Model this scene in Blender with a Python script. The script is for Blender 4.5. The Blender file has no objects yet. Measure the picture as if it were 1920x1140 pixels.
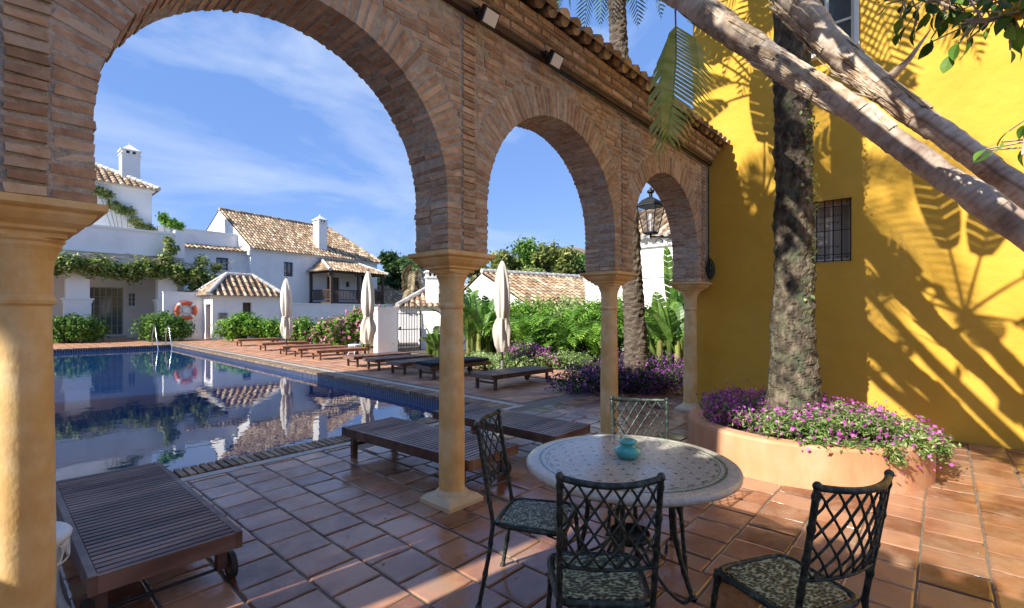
import bpy, math, random
import numpy as np
from mathutils import Vector, Matrix, noise
R = math.radians
sc = bpy.context.scene
col = sc.collection
rnd = random.Random(7)

# ------------------------------------------------------------------ camera
TH = R(42.0); FPX = 900.0; HZ = 586.0; EYE = 1.6
cam_d = bpy.data.cameras.new('camera'); cam = bpy.data.objects.new('camera', cam_d); col.objects.link(cam)
cam.location = (0, 0, EYE); cam.rotation_euler = (R(90), 0, TH - R(90))
cam_d.sensor_width = 36; cam_d.lens = FPX / 1920 * 36; cam_d.shift_y = (HZ - 570) / 1920
cam_d.clip_start = 0.05; cam_d.clip_end = 3000
sc.camera = cam
FW = Vector((math.cos(TH), math.sin(TH), 0)); RT = Vector((math.sin(TH), -math.cos(TH), 0))
def at(px, Z, z=0.0):                       # photo column px at forward distance Z, height z
    p = FW * Z + RT * ((px - 960) / FPX * Z); return Vector((p.x, p.y, z))
def zat(py, Z): return EYE + (HZ - py) / FPX * Z
def ground(px, py, z=0.0): return at(px, (EYE - z) * FPX / (py - HZ), z)

# ------------------------------------------------------------------ light
SUN_EL = 36.0; SUN_AZ = 172.0               # heading of the sun from +X, counter-clockwise
w = bpy.data.worlds.new('World'); sc.world = w; w.use_nodes = True
nt = w.node_tree; nt.nodes.clear()
out = nt.nodes.new('ShaderNodeOutputWorld'); bg = nt.nodes.new('ShaderNodeBackground')
sky = nt.nodes.new('ShaderNodeTexSky'); sky.sky_type = 'NISHITA'; sky.sun_disc = False
sky.sun_elevation = R(SUN_EL); sky.sun_rotation = R(90 - SUN_AZ); sky.altitude = 0
sky.air_density = 1.0; sky.dust_density = 0.25; sky.ozone_density = 2.0
tc = nt.nodes.new('ShaderNodeTexCoord'); mp = nt.nodes.new('ShaderNodeMapping')
mp.inputs['Rotation'].default_value = (0, 0, R(-25)); mp.inputs['Scale'].default_value = (1.0, 2.6, 5.0)
n1 = nt.nodes.new('ShaderNodeTexNoise'); n1.inputs['Scale'].default_value = 1.5; n1.inputs['Detail'].default_value = 9
n1.inputs['Roughness'].default_value = .58; n1.inputs['Distortion'].default_value = .5
rp = nt.nodes.new('ShaderNodeValToRGB'); rp.color_ramp.elements[0].position = .47; rp.color_ramp.elements[1].position = .82
rp.color_ramp.elements[0].color = (.0, .0, .0, 1); rp.color_ramp.elements[1].color = (.85, .85, .85, 1)
mx = nt.nodes.new('ShaderNodeMix'); mx.data_type = 'RGBA'
hs = nt.nodes.new('ShaderNodeHueSaturation'); hs.inputs['Saturation'].default_value = .86; hs.inputs['Hue'].default_value = .512; hs.inputs['Value'].default_value = .55
mx.inputs['B'].default_value = (1.2, 1.4, 1.8, 1)
L = nt.links.new
L(tc.outputs['Generated'], mp.inputs['Vector']); L(mp.outputs[0], n1.inputs['Vector']); L(n1.outputs['Fac'], rp.inputs[0])
L(rp.outputs[0], mx.inputs['Factor']); gm = nt.nodes.new('ShaderNodeGamma'); gm.inputs['Gamma'].default_value = 1.22; L(sky.outputs[0], gm.inputs['Color']); L(gm.outputs[0], hs.inputs['Color']); mz = nt.nodes.new('ShaderNodeMix'); mz.data_type = 'RGBA'; mz.inputs['Factor'].default_value = .88; mz.inputs['B'].default_value = (.25, .54, 1.26, 1); L(hs.outputs[0], mz.inputs['A']); L(mz.outputs['Result'], mx.inputs['A'])
L(mx.outputs['Result'], bg.inputs['Color']); bg.inputs['Strength'].default_value = 0.15; L(bg.outputs[0], out.inputs['Surface'])
sd = bpy.data.lights.new('sun', 'SUN'); sd.energy = 2.05; sd.angle = R(.5); sd.color = (1, .93, .82)
so = bpy.data.objects.new('sun', sd); col.objects.link(so)
S = Vector((math.cos(R(SUN_AZ)) * math.cos(R(SUN_EL)), math.sin(R(SUN_AZ)) * math.cos(R(SUN_EL)), math.sin(R(SUN_EL))))
so.rotation_euler = S.to_track_quat('Z', 'Y').to_euler(); so.location = S * 50
sc.view_settings.view_transform = 'Standard'; sc.view_settings.look = 'None'; sc.view_settings.gamma = 1
sc.view_settings.exposure = 2.06

# ------------------------------------------------------------------ materials
def rgb(c): return (c[0], c[1], c[2], 1)
def mat(name, cols, scale=4.0, rough=.7, bump=.0, bscale=None, island=0.0, spec=.5, metal=0.0, stretch=(1, 1, 1),
        trans=0.0, detail=6, rvar=0.0, coat=0.0, bdist=.02, dirt=None, dirtscale=.7, dirtpos=(.5, .7)):
    """noise-driven colour between cols; island = brightness/hue change from piece to piece; trans = light through leaves"""
    m = bpy.data.materials.new(name); m.use_nodes = True; t = m.node_tree; N = t.nodes; K = t.links.new
    b = N['Principled BSDF']
    co = N.new('ShaderNodeTexCoord'); mpn = N.new('ShaderNodeMapping'); mpn.inputs['Scale'].default_value = stretch
    K(co.outputs['Object'], mpn.inputs['Vector'])
    nz = N.new('ShaderNodeTexNoise'); nz.inputs['Scale'].default_value = scale; nz.inputs['Detail'].default_value = detail
    K(mpn.outputs[0], nz.inputs['Vector'])
    cr = N.new('ShaderNodeValToRGB'); e = cr.color_ramp.elements
    n = len(cols)
    while len(e) < n: e.new(.5)
    for i, c in enumerate(cols):
        e[i].position = .3 + .4 * i / max(1, n - 1); e[i].color = rgb(c)
    K(nz.outputs['Fac'], cr.inputs[0]); src = cr.outputs[0]
    if island:
        g = N.new('ShaderNodeNewGeometry')
        if n > 1:
            ad = N.new('ShaderNodeMath'); ad.operation = 'MULTIPLY_ADD'; ad.inputs[1].default_value = island; ad.inputs[2].default_value = -.5 * island
            K(g.outputs['Random Per Island'], ad.inputs[0]); a2 = N.new('ShaderNodeMath'); a2.operation = 'ADD'
            K(ad.outputs[0], a2.inputs[0]); K(nz.outputs['Fac'], a2.inputs[1]); K(a2.outputs[0], cr.inputs[0])
        h = N.new('ShaderNodeHueSaturation'); mr = N.new('ShaderNodeMapRange')
        mr.inputs['To Min'].default_value = 1 - island * .6; mr.inputs['To Max'].default_value = 1 + island * .5
        wn = N.new('ShaderNodeTexWhiteNoise'); wn.noise_dimensions = '1D'; K(g.outputs['Random Per Island'], wn.inputs['W'])
        K(wn.outputs['Value'], mr.inputs['Value']); K(mr.outputs[0], h.inputs['Value']); K(src, h.inputs['Color']); src = h.outputs[0]
    if dirt:
        nd = N.new('ShaderNodeTexNoise'); nd.inputs['Scale'].default_value = dirtscale; nd.inputs['Detail'].default_value = 8
        nd.inputs['Roughness'].default_value = .65
        K(co.outputs['Object'], nd.inputs['Vector']); rd = N.new('ShaderNodeValToRGB')
        rd.color_ramp.elements[0].position = dirtpos[0]; rd.color_ramp.elements[1].position = dirtpos[1]
        K(nd.outputs['Fac'], rd.inputs[0]); md = N.new('ShaderNodeMix'); md.data_type = 'RGBA'
        K(rd.outputs[0], md.inputs['Factor']); K(src, md.inputs['A']); md.inputs['B'].default_value = rgb(dirt); src = md.outputs['Result']
    K(src, b.inputs['Base Color'])
    b.inputs['Roughness'].default_value = rough; b.inputs['Metallic'].default_value = metal
    b.inputs['Specular IOR Level'].default_value = spec; b.inputs['Coat Weight'].default_value = coat; b.inputs['Coat Roughness'].default_value = .15
    if rvar:
        nr = N.new('ShaderNodeTexNoise'); nr.inputs['Scale'].default_value = 1.3; nr.inputs['Detail'].default_value = 5
        K(co.outputs['Object'], nr.inputs['Vector']); rr = N.new('ShaderNodeMapRange'); rr.inputs['From Min'].default_value = .35; rr.inputs['From Max'].default_value = .65
        rr.inputs['To Min'].default_value = max(.03, rough - rvar); rr.inputs['To Max'].default_value = rough + rvar
        K(nr.outputs['Fac'], rr.inputs['Value']); K(rr.outputs[0], b.inputs['Roughness'])
    if bump:
        nb = N.new('ShaderNodeTexNoise'); nb.inputs['Scale'].default_value = bscale or scale * 3; nb.inputs['Detail'].default_value = 8
        K(mpn.outputs[0], nb.inputs['Vector']); bp = N.new('ShaderNodeBump'); bp.inputs['Strength'].default_value = bump; bp.inputs['Distance'].default_value = bdist
        K(nb.outputs['Fac'], bp.inputs['Height']); K(bp.outputs[0], b.inputs['Normal'])
    if trans:
        tr = N.new('ShaderNodeBsdfTranslucent'); K(src, tr.inputs['Color']); ms = N.new('ShaderNodeMixShader'); ms.inputs[0].default_value = trans
        K(b.outputs[0], ms.inputs[1]); K(tr.outputs[0], ms.inputs[2]); K(ms.outputs[0], N['Material Output'].inputs['Surface'])
    return m
M = {}
M['brick'] = mat('brick', [(.38, .225, .135), (.49, .31, .19), (.59, .405, .26), (.60, .47, .34)], 13, .9, .9, 45, island=.34, bdist=.006, dirt=(.24, .18, .13), dirtscale=2.2, dirtpos=(.5, .8))
M['brick_in'] = mat('brick_soffit', [(.24, .10, .06), (.38, .17, .10), (.48, .24, .14)], 9, .85, .5, 60, island=.4, bdist=.006, dirt=(.22, .15, .11), dirtscale=3, dirtpos=(.5, .8))
M['mortar'] = mat('mortar', [(.36, .31, .25), (.48, .42, .34), (.58, .52, .43)], 14, .95, 1.0, 45, bdist=.02)
M['sandstone'] = mat('sandstone', [(.68, .40, .12), (.80, .54, .22), (.86, .68, .38)], 6, .75, .5, 60, stretch=(1, 1, .6), bdist=.004, dirt=(.60, .33, .11), dirtscale=3.4, dirtpos=(.5, .78))
M['sandpale'] = mat('pale_stone', [(.58, .46, .28), (.72, .60, .40)], 6, .7, .25, 40, bdist=.006, dirt=(.35, .24, .12), dirtscale=5, dirtpos=(.58, .85))
M['tile'] = mat('terracotta', [(.19, .078, .042), (.31, .138, .072), (.42, .22, .13)], 3.2, .17, .5, 38, island=.46, rvar=.20, bdist=.003, dirt=(.36, .24, .165), dirtscale=3.1, dirtpos=(.46, .70))
M['deck'] = mat('deck_terracotta', [(.34, .16, .085), (.46, .23, .12), (.52, .29, .17)], 2.6, .55, .2, 9, island=.25, rvar=.12, bdist=.01)
M['grout'] = mat('grout', [(.15, .12, .095), (.24, .20, .155)], 12, .8, .5, 60, bdist=.006)
M['roof'] = mat('roof_tile', [(.26, .16, .09), (.46, .32, .19), (.60, .46, .31)], 3.5, .85, .3, 30, island=.6, dirt=(.18, .15, .10), dirtscale=1.5, dirtpos=(.5, .75))
M['roofchan'] = mat('roof_channel', [(.10, .055, .035), (.18, .105, .065)], 3.5, .9)
M['roofmortar'] = mat('roof_mortar', [(.42, .40, .37), (.62, .60, .56)], 3, .9, .3, 20)
M['white'] = mat('whitewash', [(.80, .79, .77), (.87, .86, .84)], .6, .85, .15, 12, dirt=(.62, .62, .60), dirtscale=.5, dirtpos=(.5, .85))
M['whitetrim'] = mat('white_trim', [(.78, .78, .77), (.85, .85, .84)], 1, .7)
M['yellow'] = mat('ochre_plaster', [(.63, .355, .034), (.68, .395, .044), (.71, .42, .058)], 1.4, .9, .7, 7, bdist=.02, dirt=(.58, .33, .05), dirtscale=1.3, dirtpos=(.48, .85))
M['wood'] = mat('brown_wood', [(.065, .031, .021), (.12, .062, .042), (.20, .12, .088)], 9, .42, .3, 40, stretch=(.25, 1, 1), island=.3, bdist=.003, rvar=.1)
M['woodlit'] = mat('sunlit_wood', [(.16, .06, .03), (.26, .11, .055), (.32, .15, .08)], 9, .5, .3, 40, stretch=(.25, 1, 1), island=.25, bdist=.003)  # same lounger wood, with the sunlight put into its colour
M['darkwood'] = mat('dark_wood', [(.05, .03, .022), (.10, .055, .035)], 6, .6)
M['blackcloth'] = mat('black_cloth', [(.012, .013, .02), (.02, .022, .032)], 6, .8)
M['canvas'] = mat('cream_canvas', [(.56, .49, .40), (.74, .68, .58), (.82, .78, .70)], 3, .9, .3, 12, stretch=(1, 1, .3), trans=.15)
M['iron'] = mat('green_black_iron', [(.012, .022, .02), (.03, .045, .04), (.10, .13, .11)], 40, .38, .6, 90, metal=.35, bdist=.003)
M['black'] = mat('black_iron', [(.012, .012, .013), (.025, .025, .027)], 20, .5, metal=.3)
M['rubber'] = mat('wheel_rubber', [(.02, .018, .016), (.04, .035, .03)], 20, .7)
M['steel'] = mat('steel', [(.6, .62, .64), (.7, .72, .74)], 10, .2, metal=1)
M['whiteplastic'] = mat('white_enamel', [(.68, .72, .72), (.78, .81, .82)], 9, .35, .2, 50, dirt=(.45, .48, .46), dirtscale=14, dirtpos=(.58, .8))
M['turq'] = mat('turquoise_glaze', [(.05, .42, .38), (.10, .52, .47)], 9, .12, spec=.8, coat=.5)
M['coping'] = mat('coping_brick', [(.20, .13, .085), (.32, .22, .14), (.40, .30, .20)], 6, .75, .4, 40, island=.4, bdist=.006)
M['palestone'] = mat('pale_edge_stone', [(.42, .38, .32), (.54, .50, .44)], 8, .6, .2, 40)
M['soil'] = mat('soil', [(.06, .045, .03), (.11, .085, .055)], 6, .95, .6, 20)
M['groundm'] = mat('dry_ground', [(.07, .085, .04), (.14, .14, .08)], .3, .95, .4, 3)
M['hill'] = mat('hill_scrub', [(.13, .15, .07), (.26, .21, .12), (.34, .27, .16)], .02, .95, .4, .3)
M['planter'] = mat('planter_render', [(.55, .25, .12), (.64, .32, .16), (.70, .40, .24)], 3.5, .85, .6, 40, bdist=.006, stretch=(1, 1, .5), dirt=(.50, .32, .21), dirtscale=2.6, dirtpos=(.48, .8))
M['bark'] = mat('palm_bark', [(.028, .022, .016), (.10, .078, .053), (.25, .205, .145)], 9, .95, 1.0, 26, bdist=.035, stretch=(1.6, 1.6, .8), dirt=(.10, .13, .07), dirtscale=4, dirtpos=(.5, .7))
M['barkdark'] = mat('dark_palm_bark', [(.06, .045, .035), (.13, .10, .075), (.20, .165, .12)], 8, .95, 1.0, 20, bdist=.04, stretch=(1, 1, 3))
M['barkgrey'] = mat('grey_smooth_bark', [(.30, .22, .17), (.50, .40, .32), (.66, .56, .47), (.74, .66, .58)], 3.2, .75, .7, 14, bdist=.02, stretch=(1, 1, 1), dirt=(.30, .22, .17), dirtscale=5, dirtpos=(.55, .8))
def greybark():
    m = M['barkgrey']; t = m.node_tree; N = t.nodes; K = t.links.new; b = N['Principled BSDF']; co = N.new('ShaderNodeTexCoord'); mp = N.new('ShaderNodeMapping'); mp.inputs['Rotation'].default_value = (R(-50), 0, 0)
    K(co.outputs['Object'], mp.inputs[0]); wv = N.new('ShaderNodeTexWave'); wv.bands_direction = 'Z'; wv.wave_profile = 'SAW'; wv.inputs['Scale'].default_value = .75; wv.inputs['Distortion'].default_value = 1.6; wv.inputs['Detail'].default_value = 3; wv.inputs['Detail Scale'].default_value = 1.2
    K(mp.outputs[0], wv.inputs['Vector']); cr = N.new('ShaderNodeValToRGB'); e = cr.color_ramp.elements; e[0].position = 0; e[0].color = (.5, .45, .4, 1); e[1].position = .06; e[1].color = (1, 1, 1, 1); e.new(.96).color = (1, 1, 1, 1); e.new(1.0).color = (.5, .45, .4, 1)
    K(wv.outputs['Fac'], cr.inputs[0]); st = N.new('ShaderNodeTexNoise'); st.inputs['Scale'].default_value = 9; st.inputs['Detail'].default_value = 6; m2 = N.new('ShaderNodeMapping'); m2.inputs['Scale'].default_value = (3.5, 3.5, .22); K(mp.outputs[0], m2.inputs[0]); K(m2.outputs[0], st.inputs['Vector'])
    r2 = N.new('ShaderNodeValToRGB'); r2.color_ramp.elements[0].position = .36; r2.color_ramp.elements[0].color = (.74, .68, .63, 1); r2.color_ramp.elements[1].position = .58; r2.color_ramp.elements[1].color = (1, 1, 1, 1); K(st.outputs['Fac'], r2.inputs[0])
    src = b.inputs['Base Color'].links[0].from_socket
    for x in (cr, r2):
        mm = N.new('ShaderNodeMix'); mm.data_type = 'RGBA'; mm.blend_type = 'MULTIPLY'; mm.inputs['Factor'].default_value = 1; K(src, mm.inputs['A']); K(x.outputs[0], mm.inputs['B']); src = mm.outputs['Result']
    K(src, b.inputs['Base Color'])
greybark()
M['sheath'] = mat('dry_sheath', [(.30, .20, .13), (.56, .43, .30), (.72, .62, .48)], 12, .85, .7, 50, island=.3, bdist=.01)
def leafm(name, a, b, c, tr=.35): return mat(name, [a, b, c], 1.1, .5, island=.55, trans=tr, spec=.35, detail=3)
M['leaf'] = leafm('leaf_green', (.045, .11, .015), (.10, .22, .03), (.20, .35, .06))
M['leafbright'] = leafm('leaf_bright', (.08, .20, .02), (.17, .36, .035), (.30, .50, .07))
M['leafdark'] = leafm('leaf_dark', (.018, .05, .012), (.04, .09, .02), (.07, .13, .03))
M['leafvine'] = leafm('leaf_vine', (.14, .20, .04), (.30, .38, .10), (.50, .52, .22))
M['leafolive'] = leafm('leaf_olive', (.09, .14, .03), (.21, .26, .06), (.38, .40, .12))
M['leafpale'] = leafm('leaf_pale', (.16, .26, .08), (.28, .40, .13), (.42, .52, .22))
M['palmleaf'] = leafm('palm_leaf', (.04, .10, .03), (.09, .17, .05), (.18, .27, .09), .3)
M['bigleaf'] = mat('big_leaf', [(.24, .36, .07), (.42, .52, .14), (.58, .64, .24)], 3, .42, .3, 30, stretch=(1, 1, 4), trans=.4, bdist=.004)
M['banana'] = mat('banana_leaf', [(.05, .14, .02), (.12, .26, .04), (.24, .40, .09)], 2.0, .4, island=.3, trans=.4)
M['deadleaf'] = mat('dead_frond', [(.22, .17, .09), (.36, .30, .17), (.46, .40, .26)], 3, .9, island=.4, trans=.2)
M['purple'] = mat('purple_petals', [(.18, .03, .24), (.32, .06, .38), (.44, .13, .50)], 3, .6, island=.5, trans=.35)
M['magenta'] = mat('magenta_petals', [(.38, .05, .36), (.56, .10, .50), (.70, .26, .62)], 3, .6, island=.5, trans=.35)
M['pink'] = mat('pink_petals', [(.45, .10, .20), (.62, .22, .34), (.74, .42, .50)], 3, .6, island=.5, trans=.35)
M['lifered'] = mat('life_ring_red', [(.60, .10, .04), (.68, .14, .06)], 6, .5)
M['greydoor'] = mat('grey_paint', [(.30, .36, .37), (.36, .42, .43)], 4, .6)
M['darkin'] = mat('dark_interior', [(.02, .022, .025), (.05, .05, .055)], 2, .8)
M['curtain'] = mat('curtain', [(.34, .33, .31), (.52, .50, .47)], 2, .9, stretch=(6, 6, .4))
M['plaque'] = mat('grey_plaque', [(.16, .15, .14), (.26, .24, .23)], 12, .6)
M['yellowflower'] = mat('yellow_petals', [(.75, .55, .03), (.85, .68, .08)], 5, .6, trans=.3)
def glassm():
    m = bpy.data.materials.new('glass'); m.use_nodes = True; b = m.node_tree.nodes['Principled BSDF']
    b.inputs['Base Color'].default_value = (.10, .13, .15, 1); b.inputs['Roughness'].default_value = .06; b.inputs['Specular IOR Level'].default_value = .9
    return m
M['glass'] = glassm()
def clearglass():
    m = bpy.data.materials.new('clear_glass'); m.use_nodes = True; t = m.node_tree; N = t.nodes
    g = N.new('ShaderNodeBsdfGlossy'); g.inputs['Roughness'].default_value = .05; tr = N.new('ShaderNodeBsdfTransparent'); tr.inputs['Color'].default_value = (.86, .87, .86, 1)
    ms = N.new('ShaderNodeMixShader'); ms.inputs[0].default_value = .16
    t.links.new(tr.outputs[0], ms.inputs[1]); t.links.new(g.outputs[0], ms.inputs[2]); t.links.new(ms.outputs[0], N['Material Output'].inputs['Surface'])
    return m
M['clear'] = clearglass()
def waterm():
    m = bpy.data.materials.new('pool_water'); m.use_nodes = True; t = m.node_tree; N = t.nodes; K = t.links.new; b = N['Principled BSDF']
    b.inputs['Base Color'].default_value = (.003, .038, .14, 1); b.inputs['Roughness'].default_value = .015; b.inputs['IOR'].default_value = 1.75
    co = N.new('ShaderNodeTexCoord'); n = N.new('ShaderNodeTexNoise'); n.inputs['Scale'].default_value = 2.6; n.inputs['Detail'].default_value = 3; n.inputs['Distortion'].default_value = .4
    bp = N.new('ShaderNodeBump'); bp.inputs['Strength'].default_value = .10; bp.inputs['Distance'].default_value = .02
    K(co.outputs['Object'], n.inputs['Vector']); K(n.outputs['Fac'], bp.inputs['Height']); K(bp.outputs[0], b.inputs['Normal'])
    return m
M['water'] = waterm()
def mosaicm():
    m = bpy.data.materials.new('pool_mosaic'); m.use_nodes = True; t = m.node_tree; N = t.nodes; K = t.links.new; b = N['Principled BSDF']
    co = N.new('ShaderNodeTexCoord'); sp = N.new('ShaderNodeSeparateXYZ'); K(co.outputs['Object'], sp.inputs[0])
    ad = N.new('ShaderNodeMath'); ad.operation = 'ADD'; K(sp.outputs[0], ad.inputs[0]); K(sp.outputs[1], ad.inputs[1])
    cb = N.new('ShaderNodeCombineXYZ'); K(ad.outputs[0], cb.inputs[0]); K(sp.outputs[2], cb.inputs[1])
    br = N.new('ShaderNodeTexBrick'); br.offset = 0; br.inputs['Scale'].default_value = 1; br.inputs['Brick Width'].default_value = .085; br.inputs['Row Height'].default_value = .17
    br.inputs['Mortar Size'].default_value = .012; br.inputs['Color1'].default_value = (.008, .014, .05, 1); br.inputs['Color2'].default_value = (.016, .028, .09, 1); br.inputs['Mortar'].default_value = (.17, .19, .23, 1)
    K(cb.outputs[0], br.inputs['Vector']); K(br.outputs['Color'], b.inputs['Base Color']); b.inputs['Roughness'].default_value = .2
    return m
M['mosaic'] = mosaicm()
def tabletopm():
    m = bpy.data.materials.new('mosaic_table_top'); m.use_nodes = True; t = m.node_tree; N = t.nodes; K = t.links.new; b = N['Principled BSDF']
    co = N.new('ShaderNodeTexCoord'); sp = N.new('ShaderNodeSeparateXYZ'); K(co.outputs['Object'], sp.inputs[0])
    def mth(op, a, bb=None, c=None):
        n = N.new('ShaderNodeMath'); n.operation = op
        for i, v in enumerate((a, bb, c)):
            if v is None: continue
            if isinstance(v, (int, float)): n.inputs[i].default_value = v
            else: K(v, n.inputs[i])
        return n.outputs[0]
    x, y = sp.outputs[0], sp.outputs[1]
    r = mth('SQRT', mth('ADD', mth('MULTIPLY', x, x), mth('MULTIPLY', y, y)))
    # small dark diamonds on a rotated grid
    def cell(v, s, o=0): return mth('ABSOLUTE', mth('SUBTRACT', mth('FRACT', mth('ADD', mth('MULTIPLY', v, s), 50.5 + o)), .5))
    u = mth('ADD', x, y); v = mth('SUBTRACT', x, y)
    d = mth('ADD', cell(u, 8.2), cell(v, 8.2)); dots = mth('MULTIPLY', mth('LESS_THAN', d, .16), mth('LESS_THAN', r, .455))
    ang = mth('ARCTAN2', y, x); wv = mth('MULTIPLY', mth('PINGPONG', mth('MULTIPLY', ang, 7.0), .5), .022)
    def band(lo, hi, rr=r): return mth('MULTIPLY', mth('GREATER_THAN', rr, lo), mth('LESS_THAN', rr, hi))
    bands = mth('MAXIMUM', band(.512, .528), band(.486, .492)); bands = mth('MAXIMUM', bands, mth('MULTIPLY', band(.466, .480), mth('LESS_THAN', mth('FRACT', mth('MULTIPLY', ang, 14 / math.pi)), .5)))
    vo = N.new('ShaderNodeTexVoronoi'); vo.feature = 'DISTANCE_TO_EDGE'; vo.inputs['Scale'].default_value = 70; K(co.outputs['Object'], vo.inputs['Vector'])
    vc = N.new('ShaderNodeTexVoronoi'); vc.inputs['Scale'].default_value = 70; K(co.outputs['Object'], vc.inputs['Vector'])
    base = N.new('ShaderNodeValToRGB'); base.color_ramp.elements[0].color = (.46, .42, .35, 1); base.color_ramp.elements[1].color = (.66, .62, .53, 1)
    bw = N.new('ShaderNodeRGBToBW'); K(vc.outputs['Color'], bw.inputs[0]); K(bw.outputs[0], base.inputs[0])
    def mixc(f, a, bb):
        n = N.new('ShaderNodeMix'); n.data_type = 'RGBA'; K(f, n.inputs['Factor'])
        for k, vv in (('A', a), ('B', bb)):
            if isinstance(vv, tuple): n.inputs[k].default_value = rgb(vv)
            else: K(vv, n.inputs[k])
        return n.outputs['Result']
    c = mixc(dots, base.outputs[0], (.05, .06, .05)); c = mixc(bands, c, (.03, .13, .075)); c = mixc(mth('MULTIPLY', mth('LESS_THAN', vo.outputs['Distance'], .06), mth('LESS_THAN', r, .54)), c, (.38, .35, .30))
    K(c, b.inputs['Base Color']); b.inputs['Roughness'].default_value = .16
    bp = N.new('ShaderNodeBump'); bp.inputs['Strength'].default_value = .25; bp.inputs['Distance'].default_value = .002
    K(vc.outputs['Color'], bp.inputs['Height']); K(bp.outputs[0], b.inputs['Normal'])
    return m
M['tabletop'] = tabletopm()
def seatm():
    m = bpy.data.materials.new('pierced_seat'); m.use_nodes = True; t = m.node_tree; N = t.nodes; K = t.links.new; b = N['Principled BSDF']
    co = N.new('ShaderNodeTexCoord'); v = N.new('ShaderNodeTexVoronoi'); v.inputs['Scale'].default_value = 85; v.inputs['Randomness'].default_value = .9
    mp = N.new('ShaderNodeMapping'); mp.inputs['Scale'].default_value = (1, .6, 1); K(co.outputs['Object'], mp.inputs[0]); K(mp.outputs[0], v.inputs['Vector'])
    nz = N.new('ShaderNodeTexNoise'); nz.inputs['Scale'].default_value = 22; K(co.outputs['Object'], nz.inputs['Vector'])
    ad = N.new('ShaderNodeMath'); ad.operation = 'MULTIPLY'; K(v.outputs['Distance'], ad.inputs[0]); K(nz.outputs['Fac'], ad.inputs[1])
    cr = N.new('ShaderNodeValToRGB'); e = cr.color_ramp.elements; e[0].position = .20; e[0].color = (.025, .04, .033, 1); e[1].position = .40; e[1].color = (.46, .52, .34, 1)
    K(ad.outputs[0], cr.inputs[0]); K(cr.outputs[0], b.inputs['Base Color']); b.inputs['Roughness'].default_value = .4
    bp = N.new('ShaderNodeBump'); bp.inputs['Strength'].default_value = .9; bp.inputs['Distance'].default_value = .006
    K(v.outputs['Distance'], bp.inputs['Height']); K(bp.outputs[0], b.inputs['Normal'])
    return m
M['seat'] = seatm()

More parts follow.
